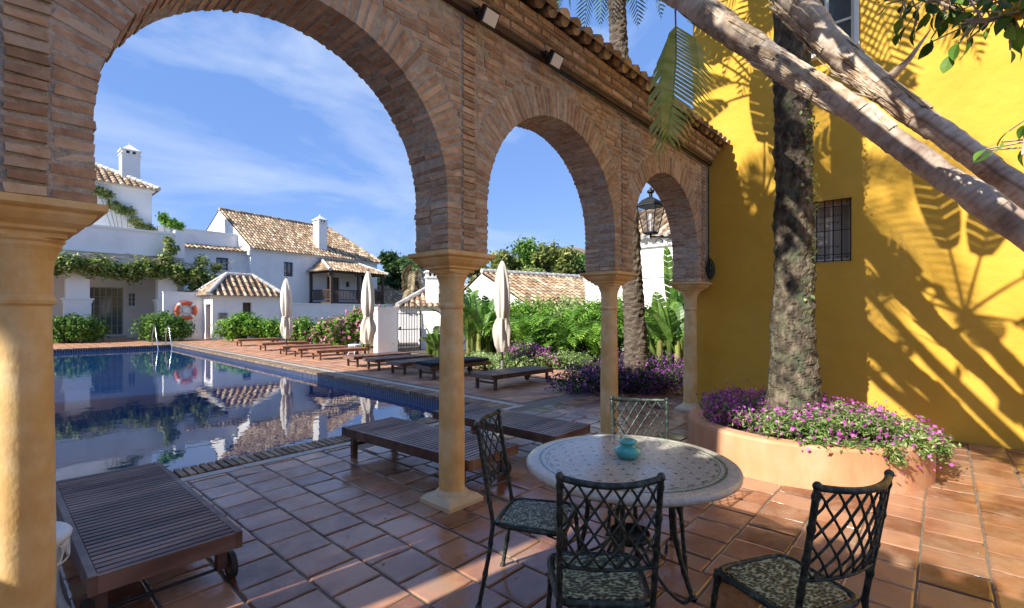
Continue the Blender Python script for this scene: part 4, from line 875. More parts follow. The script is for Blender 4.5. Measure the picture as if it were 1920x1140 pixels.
roof_patch(a, b, (8.4, 4.6, 10.12), (0, 1, 0), (-3.4, 0, 1.9), 7.3, math.hypot(3.4, 1.9), pitch=.36, course=.5, r=.13, hl=3.62, hr=3.62, rs=22)
roof_patch(a, b, (-3.3, 11.9, 10.12), (1, 0, 0), (0, -3.65, 1.9), 11.7, math.hypot(3.65, 1.9), pitch=.36, course=.5, r=.13, hl=3.4, hr=3.4, rs=23)
rf = a.build('roof', M['roof'], vl); b.build('roof_bed', M['roofchan'], rf)
a = MB(); caps_line(a, (8.4, 4.6, 10.2), (5.0, 8.2, 12.1), .16); caps_line(a, (5.0, 8.25, 12.1), (0.1, 8.25, 12.1), .16); caps_line(a, (8.4, 11.9, 10.2), (5.0, 8.3, 12.1), .16); a.build('ridge_mortar', M['roofmortar'], rf)
chimney(vl, 7.1, 6.6, 10.9, 12.9, 1.02)
# link wing between villa and balcony house
lk = thing('link_wing', 'lower white wing with a small dark window between villa and gabled house', 'house', (8.8, 39.2, 0))
m = MB(); box_walls(m, 0, 4.75, 0, 5, -.1, 6.25, [(2.7, 3.5, 4.7, 5.6)], [], .2); m.box2((-.5, 1.3, 6.25), (4.8, 1.6, 7.55)); m.build('wall', M['white'], lk)
fwin(lk, 2.7, 3.5, 4.7, 5.6, cols=2, rows=1); m = MB(); m.box2((-.5, 1.24, 7.55), (4.8, 1.66, 7.65)); m.build('coping_cap', M['whitetrim'], lk)
a = MB(); b = MB(); roof_patch(a, b, (-.3, -.3, 6.15), (1, 0, 0), (0, 1.58, .42), 5.0, 1.63, pitch=.27, course=.42, r=.1, rs=31); rf = a.build('roof', M['roof'], lk); b.build('roof_bed', M['roofchan'], rf)
# --- hut
ht = thing('pool_hut', 'small white plaster hut with a hipped clay tile roof by the pool', 'hut', (9.18, 31.95, 0))
m = MB(); box_walls(m, 0, 3.8, 0, 2.6, -.02, 2.6, [(1.64, 2.15, 1.47, 2.22)], [(.35, 1.25, .0, 2.1)], .25); m.box2((-.1, -.1, 2.5), (3.9, 0, 2.62)); m.box2((-.1, 0, 2.5), (0, 2.7, 2.62)); m.build('wall', M['white'], ht)
m = MB(); m.add([(1.66, .22, 1.48), (2.13, .22, 1.48), (2.13, .22, 2.21), (1.66, .22, 2.21)], [(0, 1, 2, 3)]); m.build('shutter', M['darkwood'], ht)
m = MB(); m.box2((.18, .36, 0), (.23, 1.24, 2.09)); m.build('door', M['darkwood'], ht)
m = MB(); m.box2((.30, -.05, 1.25), (.78, -.004, 1.58)); m.box2((.33, -.09, 1.30), (.75, -.052, 1.53)); m.build('notice_board', M['plaque'], ht)
a = MB(); b = MB(); sp_ = math.hypot(1.6, 1.3)
roof_patch(a, b, (-.3, -.3, 2.62), (1, 0, 0), (0, 1.6, 1.35), 4.4, sp_ , pitch=.34, course=.45, r=.09, hl=1.45, hr=1.45, rs=12, lift=.05)
roof_patch(a, b, (-.3, -.3, 2.62), (0, 1, 0), (1.45, 0, 1.35), 3.2, math.hypot(1.45, 1.35), pitch=.34, course=.45, r=.09, hl=1.59, hr=1.59, rs=13, lift=.05)
roof_patch(a, b, (4.1, -.3, 2.62), (0, 1, 0), (-1.45, 0, 1.35), 3.2, math.hypot(1.45, 1.35), pitch=.34, course=.45, r=.09, hl=1.59, hr=1.59, rs=14, lift=.05)
roof_patch(a, b, (-.3, 2.9, 2.62), (1, 0, 0), (0, -1.6, 1.35), 4.4, sp_, pitch=.34, course=.45, r=.09, hl=1.45, hr=1.45, rs=15, lift=.05)
rf = a.build('roof', M['roof'], ht); b.build('roof_bed', M['roofchan'], rf)
a = MB(); caps_line(a, (1.15, 1.3, 4.0), (2.65, 1.3, 4.0), .12); caps_line(a, (-.3, -.3, 2.72), (1.15, 1.3, 4.02), .12); caps_line(a, (4.1, -.3, 2.72), (2.65, 1.3, 4.02), .12); caps_line(a, (-.3, 2.9, 2.72), (1.15, 1.3, 4.02), .12); a.build('hip_mortar', M['roofmortar'], rf)
# ring wall and life ring
gw = MB(); gw.box2((-2.0, 0, -.05), (-.002, .2, 2.75)); gw.box2((-2.02, -.03, 2.75), (0, .23, 2.83)); tag(gw.build('garden_wall', M['white'], loc=(9.17, 33.7, 0)), 'short white wall behind the red life ring, joining the hut', 'wall')
lr = thing('life_ring', 'red and white life ring hanging on the white wall by the hut', 'life ring', (8.27, 33.62, 1.72))
def torus(mb, R0, r0, a0=0, a1=2 * math.pi, n=40, k=12, sq=1):
    V = []; 
    for i in range(n + 1):
        a = a0 + (a1 - a0) * i / n
        for j in range(k):
            b = 2 * math.pi * j / k; V.append(((R0 + r0 * math.cos(b)) * math.cos(a), r0 * .8 * math.sin(b), (R0 + r0 * math.cos(b)) * math.sin(a)))
    mb.add(V, [(i * k + j, i * k + (j + 1) % k, (i + 1) * k + (j + 1) % k, (i + 1) * k + j) for i in range(n) for j in range(k)])
m = MB(); torus(m, .46, .13); m.build('ring', M['lifered'], lr, smooth=True)
m = MB()
for q in range(4): torus(m, .46, .135, q * math.pi / 2 + .65, q * math.pi / 2 + .92, 5)
m.build('white_band', M['whitetrim'], lr, smooth=True)
m = MB(); m.box((0, .03, 0), (.34, .08, .30)); m.box((0, .0, -.02), (.20, .05, .22)); m.build('rope_holder', M['whiteplastic'], lr)
# long garden wall
gw = MB(); gw.box2((0, 0, -.1), (9.2, .25, 2.16)); gw.box2((-.02, -.05, 2.16), (9.24, .30, 2.25)); tag(gw.build('garden_wall', M['white'], loc=(12.98, 33.0, 0)), 'long white garden wall behind the pink bushes, below the wooden balcony', 'wall')
# gate
gp = at(747, 19.5)
gt = thing('iron_gate', 'arched wrought iron garden gate between white piers', 'gate', gp)
m = MB()
for i in range(9):
    x = .06 + 1.08 * i / 8; h_ = 1.55 + .48 * math.sqrt(max(0, 1 - ((x - .6) / .6) ** 2)); m.tube([(x, .1, .06), (x, .1, h_)], .013, 5)
m.tube([(.6 - .58 * math.cos(math.pi * k / 16), .1, 1.55 + .5 * math.sin(math.pi * k / 16)) for k in range(17)], .018, 6)
for z in (.12, .9, 1.55): m.box((.6, .1, z), (1.16, .03, .035))
for x in (.02, 1.18): m.box((x, .1, .8), (.035, .035, 1.6))
m.build('bars', M['barkdark'], gt); m = MB(); m.box((.12, .06, .95), (.08, .03, .14)); m.build('lock', M['black'], gt)
m = MB(); m.box2((-.95, 0, -.05), (-.03, .3, 1.72)); m.box2((-1.0, -.05, 1.72), (.0, .35, 1.82)); tag(m.build('gate_pier', M['white'], loc=gp), 'white pier to the left of the iron gate', 'pier', 'white piers of the garden gate')
m = MB(); m.box2((1.23, -1.6, -.05), (1.55, .3, 1.55)); m.box2((1.55, -1.6, -.05), (3.6, -1.3, 1.55)); m.box2((1.18, -1.66, 1.55), (3.65, .35, 1.64)); tag(m.build('gate_pier', M['white'], loc=gp), 'white return wall to the right of the iron gate, behind the central column', 'pier', 'white piers of the garden gate')
# low house behind the gate
p = at(745, 25.0); gh = thing('garden_house', 'low white house with tiled roof and square chimney behind the iron gate', 'house', p, R(-33))
m = MB(); box_walls(m, .15, 6, .2, 4.6, -.1, 1.9, [], [], .1); m.build('wall', M['white'], gh)
a = MB(); b = MB()
roof_patch(a, b, (0, 0, 1.9), (1, 0, 0), (0, 2.4, 1.2), 6.2, math.hypot(2.4, 1.2), pitch=.30, r=.1, hl=2.0, hr=2.0, rs=51); roof_patch(a, b, (0, 4.8, 1.9), (1, 0, 0), (0, -2.4, 1.2), 6.2, math.hypot(2.4, 1.2), r=.1, hl=2.0, hr=2.0, rs=52)
roof_patch(a, b, (0, 0, 1.9), (0, 1, 0), (2.0, 0, 1.2), 4.8, math.hypot(2.0, 1.2), r=.1, hl=2.39, hr=2.39, rs=53); roof_patch(a, b, (6.2, 0, 1.9), (0, 1, 0), (-2.0, 0, 1.2), 4.8, math.hypot(2.0, 1.2), r=.1, hl=2.39, hr=2.39, rs=54)
rf = a.build('roof', M['roof'], gh); b.build('roof_bed', M['roofchan'], rf); a = MB(); caps_line(a, (0, 0, 2.0), (2.0, 2.4, 3.18), .13); caps_line(a, (2.0, 2.4, 3.18), (4.2, 2.4, 3.18), .13); a.build('verge_mortar', M['roofmortar'], rf)
chimney(gh, 1.85, .7, 2.1, 3.8, .66)
p = at(705, 44); sh_ = thing('far_house', 'small far house with tiled roof just beyond the balcony', 'house', p)
m = MB(); box_walls(m, 0, 5, 0, 5, -.1, 2.6, [], [], .1); m.add([(0, 0, 2.6), (0, 5, 2.6), (0, 2.5, 4.2)], [(0, 1, 2)]); m.build('wall', M['white'], sh_); a = MB(); b = MB(); roof_patch(a, b, (-.2, -.3, 2.55), (1, 0, 0), (0, 2.8, 1.7), 5.4, 3.3, rs=61); roof_patch(a, b, (-.2, 5.3, 2.55), (1, 0, 0), (0, -2.8, 1.7), 5.4, 3.3, rs=62); rf = a.build('roof', M['roof'], sh_); b.build('roof_bed', M['roofchan'], rf)
# tiled roof house behind the hedge
p = at(903, 25.5); th = thing('hedge_house', 'low house with a broad clay tile roof rising behind the green hedge', 'house', p, R(-12))
m = MB(); box_walls(m, 0, 7, -4.4, 4, -.1, 1.75, [], [], .1); m.add([(0, -4.4, 1.75), (0, 4, 1.75), (0, 0, 3.65)], [(0, 1, 2)]); m.build('wall', M['white'], th)
a = MB(); b = MB(); roof_patch(a, b, (-.02, -4.8, 1.6), (1, 0, 0), (0, 4.8, 2.15), 9.2, math.hypot(4.8, 2.15), pitch=.34, course=.45, r=.105, rs=71); roof_patch(a, b, (-.02, 4.8, 1.6), (1, 0, 0), (0, -4.8, 2.15), 9.2, math.hypot(4.8, 2.15), pitch=.30, r=.11, rs=72)
rf = a.build('roof', M['roof'], th); b.build('roof_bed', M['roofchan'], rf); a = MB(); caps_line(a, (0, 0, 3.8), (9.1, 0, 3.8), .14); a.build('ridge_mortar', M['roofmortar'], rf)
p = at(1108, 20.5); gw = MB(); gw.box2((0, 0, -.1), (.3, -4.0, 2.95)); gw.box2((0, 0, -.1), (6, .3, 2.95)); gw.box2((-.04, -4.04, 2.95), (.34, .34, 3.05)); tag(gw.build('garden_wall', M['white'], loc=p), 'tall white wall right of the broad tiled roof, seen between hedge and slim column', 'wall')
# white house beyond the third arch
wh = thing('eaves_house', 'white house with scalloped tile eaves seen through the narrow right-hand arch', 'house', (18.9, 1.0, 0))
m = MB(); box_walls(m, 0, 7, 0, 10.4, -.1, 4.75, [], [], .1); m.box2((-.12, -.1, 4.35), (0, 10.5, 4.72)); m.build('wall', M['white'], wh)
a = MB(); b = MB(); roof_patch(a, b, (-.35, -.3, 4.75), (0, 1, 0), (3.9, 0, 2.0), 11.0, math.hypot(3.9, 2.0), pitch=.34, course=.5, r=.12, rs=81); roof_patch(a, b, (7.35, -.3, 4.75), (0, 1, 0), (-3.9, 0, 2.0), 11.0, math.hypot(3.9, 2.0), pitch=.34, course=.5, r=.12, rs=82)
rf = a.build('roof', M['roof'], wh); b.build('roof_bed', M['roofchan'], rf); a = MB(); 
for i in range(32): y = -.15 + i * .34; a.tube([(-.44, y, 4.72), (-.1, y, 4.88)], .09, 8)
a.build('eave_mortar', M['roofmortar'], rf)
# unseen blocks added out of frame on the left to shade deck and terrace
hw = thing('unseen_pool_block', 'added unseen three-storey white block along the left end of the pool, shading the deck', 'building', (-10, 4.6, 0))
m = MB(); box_walls(m, 0, 6.6, 0, 8.9, -.1, 9.2, [(1.5, 2.6, 1, 2.6), (1.5, 2.6, 4, 5.6)], [], .2); m.build('wall', M['white'], hw)
a = MB(); b = MB(); roof_patch(a, b, (-.3, -.3, 9.1), (0, 1, 0), (3.6, 0, 1.0), 9.5, 3.75, rs=91); roof_patch(a, b, (6.9, -.3, 9.1), (0, 1, 0), (-3.6, 0, 1.0), 9.5, 3.75, rs=92); a.build('roof', M['roof'], hw); b.build('roof_bed', M['roofchan'], hw)
fwin(hw, 1.5, 2.6, 1, 2.6); fwin(hw, 1.5, 2.6, 4, 5.6)
hw = thing('unseen_terrace_block', 'added unseen single-storey white block behind and left of the camera, shading the terrace', 'building', (-6.5, -7, 0))
m = MB(); box_walls(m, 0, 4.7, 0, 9.6, -.1, 4.0, [], [], .2); m.build('wall', M['white'], hw)
a = MB(); b = MB(); roof_patch(a, b, (-.3, -.3, 3.95), (0, 1, 0), (2.65, 0, .9), 10.2, 2.8, rs=93); roof_patch(a, b, (5.0, -.3, 3.95), (0, 1, 0), (-2.65, 0, .9), 10.2, 2.8, rs=94); a.build('roof', M['roof'], hw); b.build('roof_bed', M['roofchan'], hw)

# ================================================================== PLANTS
def shrub(name, label, cat, parts, group=None, stem=None):
    """parts: list of (name, material, centers, radii, n, size, aspect, kwargs)"""
    c0 = np.array(parts[0][2], float).reshape(-1, 3).mean(0); t = thing(name, label, cat, (c0[0], c0[1], 0), 0, group); o = np.array([c0[0], c0[1], 0])
    for i, (nm, mm, cs, rs_, n, sz, asp, kw) in enumerate(parts):
        m = MB(); V, Q = leaves(np.array(cs, float).reshape(-1, 3) - o, rs_, n, sz, hash(label + nm) % 9973 if 0 else len(label) * 31 + i * 7 + n % 97, aspect=asp, **kw); m.np(V, Q); m.build(nm, M[mm], t)
    m = MB(); rr = random.Random(len(label))
    for k in range(7):
        cc = Vector(np.array(parts[0][2], float).reshape(-1, 3)[k % len(np.array(parts[0][2], float).reshape(-1, 3))] - o); m.tube([(cc.x * .6 + rr.uniform(-.1, .1), cc.y * .6 + rr.uniform(-.1, .1), -.05), cc.lerp(Vector((0, 0, cc.z)), .3) * .7 + Vector((0, 0, .05)), cc + Vector((rr.uniform(-.1, .1), rr.uniform(-.1, .1), 0))], [.03, .02, .008], 5)
    m.build('stem', M['barkdark'], t)
    return t
def cl(px, Z, z): p = at(px, Z, z); return (p.x, p.y, p.z)
# bushes before the villa
shrub('round_bush', 'round dark green bush at far left in front of the french door', 'bush', [('foliage', 'leaf', [cl(118, 25.3, .7), cl(168, 25.6, .65), cl(143, 25.2, .8)], [(1.0, 1.0, .75), (.9, .9, .65), (1.1, 1.0, .75)], 5200, .085, .5, dict(shell=.75, up=.3))])
shrub('round_bush', 'bushy green shrub under the life ring, before the right porch pillar', 'bush', [('foliage', 'leaf', [cl(292, 27.0, .75), cl(332, 27.0, .65), cl(313, 26.8, .9)], [(1.0, 1.0, .85), (.9, .9, .65), (1.0, 1.0, .75)], 5200, .085, .5, dict(shell=.75, up=.3))])
shrub('round_bush', 'bright green bush against the hut wall, below its little window', 'bush', [('foliage', 'leafbright', [cl(440, 27, .7), cl(470, 27.5, .75), cl(455, 27.8, 1.15)], [(1.0, .8, .7), (.9, .9, .75), (.7, .6, .55)], 5200, .085, .5, dict(shell=.75, up=.3))])
shrub('round_bush', 'small bright green bush between the hut and the leftmost umbrella', 'bush', [('foliage', 'leafbright', [cl(508, 27.5, .65), cl(495, 28, .5)], [(.75, .75, .65), (.6, .6, .5)], 2600, .085, .5, dict(shell=.75, up=.3))])
def fl_bush(label, pts, nl=4200, nf=700):
    cs = [cl(a, b, c) for a, b, c, d in pts]; rs_ = [(d, d, d * .85) for a, b, c, d in pts]
    shrub('flowering_bush', label, 'bush', [('foliage', 'leafbright', cs, rs_, nl, .075, .5, dict(shell=.7, up=.3)), ('flowers', 'pink', cs, [(r0 * 1.07, r1 * 1.07, r2 * 1.07) for r0, r1, r2 in rs_], nf, .07, .8, dict(shell=.93, up=.3))], 'pink flowering bushes along the garden wall')
fl_bush('flowering bush just right of the leftmost umbrella, low and mostly green', [(570, 24, .75, .8), (592, 24.5, .55, .6), (553, 24, .5, .5)], 3600, 220)
fl_bush('pink-speckled bush left of the middle umbrella, lower of the two', [(618, 22.8, .7, .8), (635, 23, .8, .7), (602, 22.6, .45, .5)], 3800, 520)
fl_bush('tall pink-flowered bush directly behind the middle umbrella', [(655, 21.6, .85, .85), (675, 21.8, 1.3, .7), (690, 22, 1.15, .8), (640, 21.6, .5, .6)], 5200, 900)
fl_bush('green and pink bush between the middle umbrella and the iron gate', [(706, 19.6, .7, .65), (720, 20, 1.0, .55), (718, 19.5, .4, .5), (708, 20.2, 1.5, .5)], 4600, 560)
# garden beds (soil)
g = MB(); P_ = [(10.9, 3.4), (13.2, 3.4), (30, 3.4), (34, 33), (21, 33), (11.9, 20.5), (11.1, 9.0)]
g.add([(*q, .015) for q in P_], [tuple(range(len(P_)))]); tag(g.build('garden_bed', M['soil']), kind='structure')
# hedge behind umbrella: separate shrubs
hz = [(968, 18.5, 1.0, 1.25, 'bright leafy shrub just right of the furled umbrella'), (1010, 17.2, .95, 1.2, 'broad bright shrub in the middle of the hedge below the tiled roof'), (1062, 17.8, 1.05, 1.25, 'bright shrub at the right of the hedge, under the roof corner'),
      (1100, 16.2, .9, 1.05, 'bright shrub left of the slim third column'), (1150, 16.5, 1.1, 1.2, 'leafy shrub between the slim column and the palm trunk'), (1040, 15.6, .5, .75, 'low bright shrub along the front of the hedge')]
for px, Z, z, r_, lb in hz:
    shrub('hedge_shrub', lb, 'shrub', [('foliage', ['leafbright', 'leafpale', 'leafbright', 'leaf', 'leafbright', 'leafvine'][len(lb) % 6], [cl(px, Z, z), cl(px - 22, Z + .3, z + .25), cl(px + 24, Z - .2, z - .15), cl(px + 5, Z + .6, z + .55)], [(r_, r_, r_ * .8), (r_ * .6, r_ * .6, r_ * .7), (r_ * .7, r_ * .7, r_ * .6), (r_ * .6,) * 3], 6500, .07, .45, dict(shell=.7, up=.35))], 'shrubs of the bright green hedge')
m = MB(); V, Q = leaves([cl(930, 13.8, .15), cl(975, 13.6, .2), cl(1030, 13.9, .2), cl(1075, 14.2, .2), cl(900, 14.5, .2)], [(.9, .8, .35), (1, .8, .35), (1, .8, .35), (.9, .8, .3), (.7, .7, .3)], 9000, .045, 5, aspect=.4, up=.4, shell=.4); m.np(V, Q); tag(m.build('ground_cover', M['leafpale']), kind='stuff')
shrub('flower_clump', 'loose clump of mauve flowers at the foot of the furled umbrella', 'flowers', [('foliage', 'leaf', [cl(985, 13.9, .35), cl(1010, 13.8, .3), cl(955, 14, .3)], [(.6, .6, .35), (.5, .5, .3), (.4, .4, .3)], 1800, .05, .4, dict(shell=.5)), ('flowers', 'magenta', [cl(985, 13.8, .5), cl(1012, 13.7, .42), cl(955, 14, .42), cl(1030, 13.6, .3)], [(.65, .6, .38), (.5, .5, .3), (.4, .4, .3), (.4, .4, .25)], 900, .026, .8, dict(shell=.6))])
# dark purple bed by the palm
pc = [(8.7, 5.2, .25), (9.3, 4.3, .3), (10.0, 3.9, .3), (8.2, 5.5, .18), (9.4, 5.3, .3), (8.9, 4.6, .25), (10.3, 4.8, .3)]
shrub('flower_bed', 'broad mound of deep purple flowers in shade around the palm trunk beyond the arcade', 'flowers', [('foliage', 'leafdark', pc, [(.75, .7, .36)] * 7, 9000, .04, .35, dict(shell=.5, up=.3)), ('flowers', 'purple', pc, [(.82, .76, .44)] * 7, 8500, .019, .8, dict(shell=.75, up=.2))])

def big_leaf(mb, base, d, length, wd, droop=.6, seed=0, stalk=.35, rip=True):
    rr = random.Random(seed); d = Vector(d).normalized(); p = Vector(base); n = 16; st = length / n; pts = [p.copy()]; ds = []
    for i in range(n):
        d = (d + Vector((0, 0, -droop / n * (.4 + 1.4 * i / n)))).normalized(); p = p + d * st; pts.append(p.copy()); ds.append(d.copy())
    mb.tube(pts, [.022 * (1 - .8 * i / n) for i in range(n + 1)], 5, caps=False)
    i0 = int(n * stalk)
    for sg in (1, -1):
        for i in range(i0, n):
            t = ds[i]; sv = t.cross(Vector((0, 0, 1))); sv = sv.normalized() if sv.length > 1e-3 else Vector((1, 0, 0)); up = sv.cross(t)
            if up.z < 0: up = -up
            def wv(k): u = (k - i0) / (n - i0); return wd * (math.sin(math.pi * min(1, .08 + u * .92)) ** .55)
            gp_ = rr.uniform(0, .30) if rip else 0
            a, b = pts[i], pts[i + 1].lerp(pts[i], gp_ * .5)
            e1 = a + (sv * sg + up * .28 + t * .35).normalized() * wv(i) * rr.uniform(.93, 1.04); e2 = b + (sv * sg + up * .28 + t * .35).normalized() * wv(i + 1 if i + 1 < n else n)
            mb.add([a, b, a.lerp(e1, .5) + up * .03 * wd, b.lerp(e2, .5) + up * .03 * wd, e1 - up * .05 * wd, e2 - up * .05 * wd], [(0, 1, 3, 2), (2, 3, 5, 4)])
def banana(label, px, Z, specs, seed):
    p = at(px, Z); t = thing('banana_plant', label, 'plant', p, 0, 'big-leaved banana plants in the garden'); rr = random.Random(seed)
    for k, (dx, dy, h, tilt, hd, ln, wd) in enumerate(specs):
        m = MB(); big_leaf(m, (dx, dy, h * .25), (math.cos(hd) * tilt, math.sin(hd) * tilt, 1), ln, wd, rr.uniform(.5, 1.3), seed * 10 + k, .30); m.build('leaf', M['banana'], t)
    m = MB()
    for dx, dy in {(s[0], s[1]) for s in specs}: m.tube([(dx, dy, -.05), (dx, dy, .9)], [.09, .06], 8)
    m.build('stalk', M['leafolive'], t)
def bspec(rr, n, h, ln, wd, spread=.5): return [(rr.uniform(-spread, spread), rr.uniform(-spread, spread), rr.uniform(.3, 1) * h, rr.uniform(.15, .75), rr.uniform(0, 6.28), ln * rr.uniform(.7, 1.1), wd * rr.uniform(.8, 1.15)) for _ in range(n)]
banana('banana plant right of the central column, reaching above the hedge', 893, 16.5, bspec(random.Random(3), 16, 2.2, 2.3, .26, .6), 3)
banana('broad banana plant directly behind the furled right-hand umbrella', 922, 17.5, bspec(random.Random(23), 14, 1.7, 1.9, .27, .7), 23)
banana('small banana plant before the white gate wall, just left of the central column', 828, 16.0, bspec(random.Random(8), 9, .9, 1.2, .2, .35), 8)
banana('banana plant seen through the narrow right-hand arch', 1240, 12.6, bspec(random.Random(5), 15, 2.0, 2.1, .24, .7), 5)
banana('banana plant with one upright leaf between palm trunk and last column', 1262, 14.5, bspec(random.Random(12), 10, 2.4, 2.4, .24, .5) + [(0, 0, 2.6, .08, 1, 3.1, .24)], 12)
shrub('hedge_shrub', 'yellow-green shrub behind the banana plants, right of the palm trunk', 'shrub', [('foliage', 'leafbright', [cl(1225, 15, .9), cl(1265, 14.5, .8), cl(1240, 15.5, 1.3)], [(1, 1, .9), (.9, .9, .8), (.8, .8, .7)], 5200, .08, .45, dict(shell=.7, up=.35))], 'shrubs of the bright green hedge')

def tree(name, label, px, Z, h, crown, mtl, n, sz, cz=None, group='trees beyond the garden', seed=1, cr=None):
    p = at(px, Z); t = thing(name, label, 'tree', p, 0, group); rr = random.Random(seed); cs = []; rs_ = []
    m = MB(); tz = h * .5; m.tube([(0, 0, -.1), (rr.uniform(-.2, .2), rr.uniform(-.2, .2), h * .3), (rr.uniform(-.3, .3), rr.uniform(-.3, .3), h * .75)], [.02 * h + .08, .02 * h, .01 * h], 8)
    for k in range(crown):
        a = rr.uniform(0, 6.28); q = rr.uniform(.1, .95) * (cr or h * .3); z = h * rr.uniform(.42 if cz is None else cz, .88); r_ = h * rr.uniform(.10, .19); cs.append((q * math.cos(a), q * math.sin(a), z)); rs_.append((r_, r_, r_ * .8)); m.tube([(0, 0, h * rr.uniform(.2, .5)), (q * math.cos(a) * .5, q * math.sin(a) * .5, z * .85), (q * math.cos(a), q * math.sin(a), z)], [.05 + h * .006, .04 + h * .003, .02], 5)
    m.build('trunk', M['barkdark'], t); m = MB(); V, Q = leaves(cs, rs_, n, sz, seed, aspect=.5, shell=.5, up=.3); m.np(V, Q); m.build('crown', M[mtl], t); return t
for px, Z, h, k, ml, nn, sz, lb in [(724, 56, 9.2, 12, 'leafdark', 9000, .20, 'dark green rounded tree behind the balcony house roof end'), (760, 50, 7.4, 10, 'leafdark', 8000, .2, 'dark tree behind the garden house chimney'),
                            (938, 44, 7.6, 11, 'leafolive', 6000, .17, 'olive-green tree above the left end of the tiled roof'), (972, 48, 8.6, 11, 'leaf', 6000, .18, 'tall green tree in the middle arch, left of centre'),
                            (1008, 46, 9.0, 11, 'leaf', 6000, .17, 'tallest green tree in the middle arch above the tiled roof'), (1045, 45, 8.4, 11, 'leafolive', 6000, .17, 'feathery olive tree in the middle arch, right of centre'),
                            (1083, 46, 7.8, 11, 'leaf', 6000, .18, 'green tree at the right of the middle arch'), (985, 38, 5.2, 10, 'leafvine', 5000, .14, 'yellow-green bushy tree low behind the tiled roof ridge'),
                            (1125, 47, 7.0, 10, 'leafdark', 5000, .18, 'dark tree mostly hidden by the third column pier'), (896, 46, 7.4, 10, 'leafolive', 5000, .18, 'tree half hidden behind the brick pier of the central column'),
                            (350, 62, 12.6, 12, 'leafolive', 7000, .22, 'green tree top above the terrace parapet of the villa'), (375, 64, 12.2, 10, 'leafdark', 5000, .22, 'dark tree top left of the gabled house'), (1062, 52, 9.4, 10, 'leaf', 5000, .18, 'slender green tree behind the feathery olive one')]:
    tree('leafy_tree', lb, px, Z, h, k, ml, nn, sz, seed=int(px))
# fan palm with a skirt of dead fronds
p = at(776, 31); fp = thing('fan_palm', 'shaggy palm with a skirt of dry fronds behind the garden house', 'palm', p)
m = MB(); m.tube([(0, 0, -.1), (.1, 0, 3), (0, .1, 4.9)], [.3, .26, .24], 10); m.build('trunk', M['barkdark'], fp)
m = MB(); rr = random.Random(4)
for k in range(70):
    a = rr.uniform(0, 6.28); z = rr.uniform(2.0, 4.8); frond(m, (.2 * math.cos(a), .2 * math.sin(a), z), (math.cos(a), math.sin(a), -.1), 1.15, 2.4, .4, 9, .07, seed=k)
m.build('dead_fronds', M['deadleaf'], fp); m = MB()
for k in range(34):
    a = rr.uniform(0, 6.28); e = rr.uniform(-.1, 1.3); frond(m, (0, 0, 4.9), (math.cos(a), math.sin(a), e), 1.25, 1.0, .5, 10, .06, seed=k)
m.build('crown', M['palmleaf'], fp)
# vines on the villa pergola
vc = []; vr = []; rr = random.Random(2)
for k in range(30):
    X = -2.5 + 11.4 * k / 29; vc.append((X, 35.3 + rr.uniform(-.4, .4), 4.05 + rr.uniform(-.25, .25) + .12 * math.sin(X * 2))); vr.append((.7, .6, .48 + rr.uniform(0, .2)))
for X, Y, z, r_ in ((7.6, 35.3, 4.9, .5), (7.9, 35.2, 5.5, .45), (7.7, 35.2, 6.0, .35), (9.3, 35.0, 4.1, .7), (10.0, 34.9, 3.6, .7), (9.2, 35.4, 3.4, .6), (9.6, 35.6, 4.9, .5), (10.3, 35.2, 4.5, .4), (8.9, 35.3, 2.6, .6), (9.0, 35.2, 1.7, .6), (10.8, 35, 3.2, .6)): vc.append((X, Y, z)); vr.append((r_, r_, r_))
vt = shrub('climbing_vine', 'leafy vine trailing along the porch and up the right pillar of the villa', 'vine', [('foliage', 'leafvine', vc, vr, 22000, .10, .5, dict(shell=.35, up=.4)), ('dark_foliage', 'leaf', vc, [(a, b, c * .8) for a, b, c in vr], 9000, .10, .5, dict(shell=.3))])
m = MB()
for k in range(40):
    x = rr.uniform(-2.6, 10.5) - vt.location.x; y = 35.0 + rr.uniform(-.2, .6) - vt.location.y; z = rr.uniform(4.2, 4.9); m.tube([(x + q * .45, y + rr.uniform(-.12, .12), z + rr.uniform(-.18, .18)) for q in range(5)], .018, 4, caps=False)
m.build('dry_twigs', M['deadleaf'], vt)
shrub('climbing_vine', 'sparse vine hanging on the white tower wall of the villa', 'vine', [('foliage', 'leafvine', [(5.2 + .38 * k, 40.7, 9.5 - .33 * k + .2 * math.sin(k * 2)) for k in range(9)], [(.5, .3, .38)] * 9, 4200, .09, .5, dict(shell=.3))])
shrub('terrace_plant', 'leafy plant in a pot on the corner of the villa terrace', 'plant', [('foliage', 'leafbright', [(8.4, 37.4, 7.4), (8.0, 37.6, 7.7), (8.8, 37.3, 7.3)], [(.5, .5, .4), (.4, .4, .5), (.4, .4, .35)], 1500, .09, .5, dict(shell=.3))])

# --- planter, its palm and flowers
PX, PY, PR = 6.12, 1.21, 1.15
pt = thing('round_planter', 'low round terracotta-rendered planter wall around the palm', 'planter', (PX, PY, 0))
m = MB(); m.lathe([(PR, -.02), (PR + .0, .37), (PR - .012, .395), (PR - .03, .40), (PR - .15, .40), (PR - .165, .385), (PR - .165, .25)], 128, caps=False); m.build('wall', M['planter'], pt, smooth=False)
m = MB(); m.lathe([(.01, .36), (PR - .166, .33)], 48, caps=False); m.build('soil', M['soil'], pt)
rr = random.Random(9); fc = []; fr = []
for k in range(46):
    a = rr.uniform(0, 6.28); q = math.sqrt(rr.uniform(.12, .86)) * 1.0; fc.append((PX + q * math.cos(a), PY + q * math.sin(a), .46 + .06 * rr.random())); fr.append((.26, .26, .13))
for a in np.arange(-2.9, -.6, .12): fc.append((PX + 1.08 * math.cos(a), PY + 1.08 * math.sin(a), .41)); fr.append((.12, .12, .08))
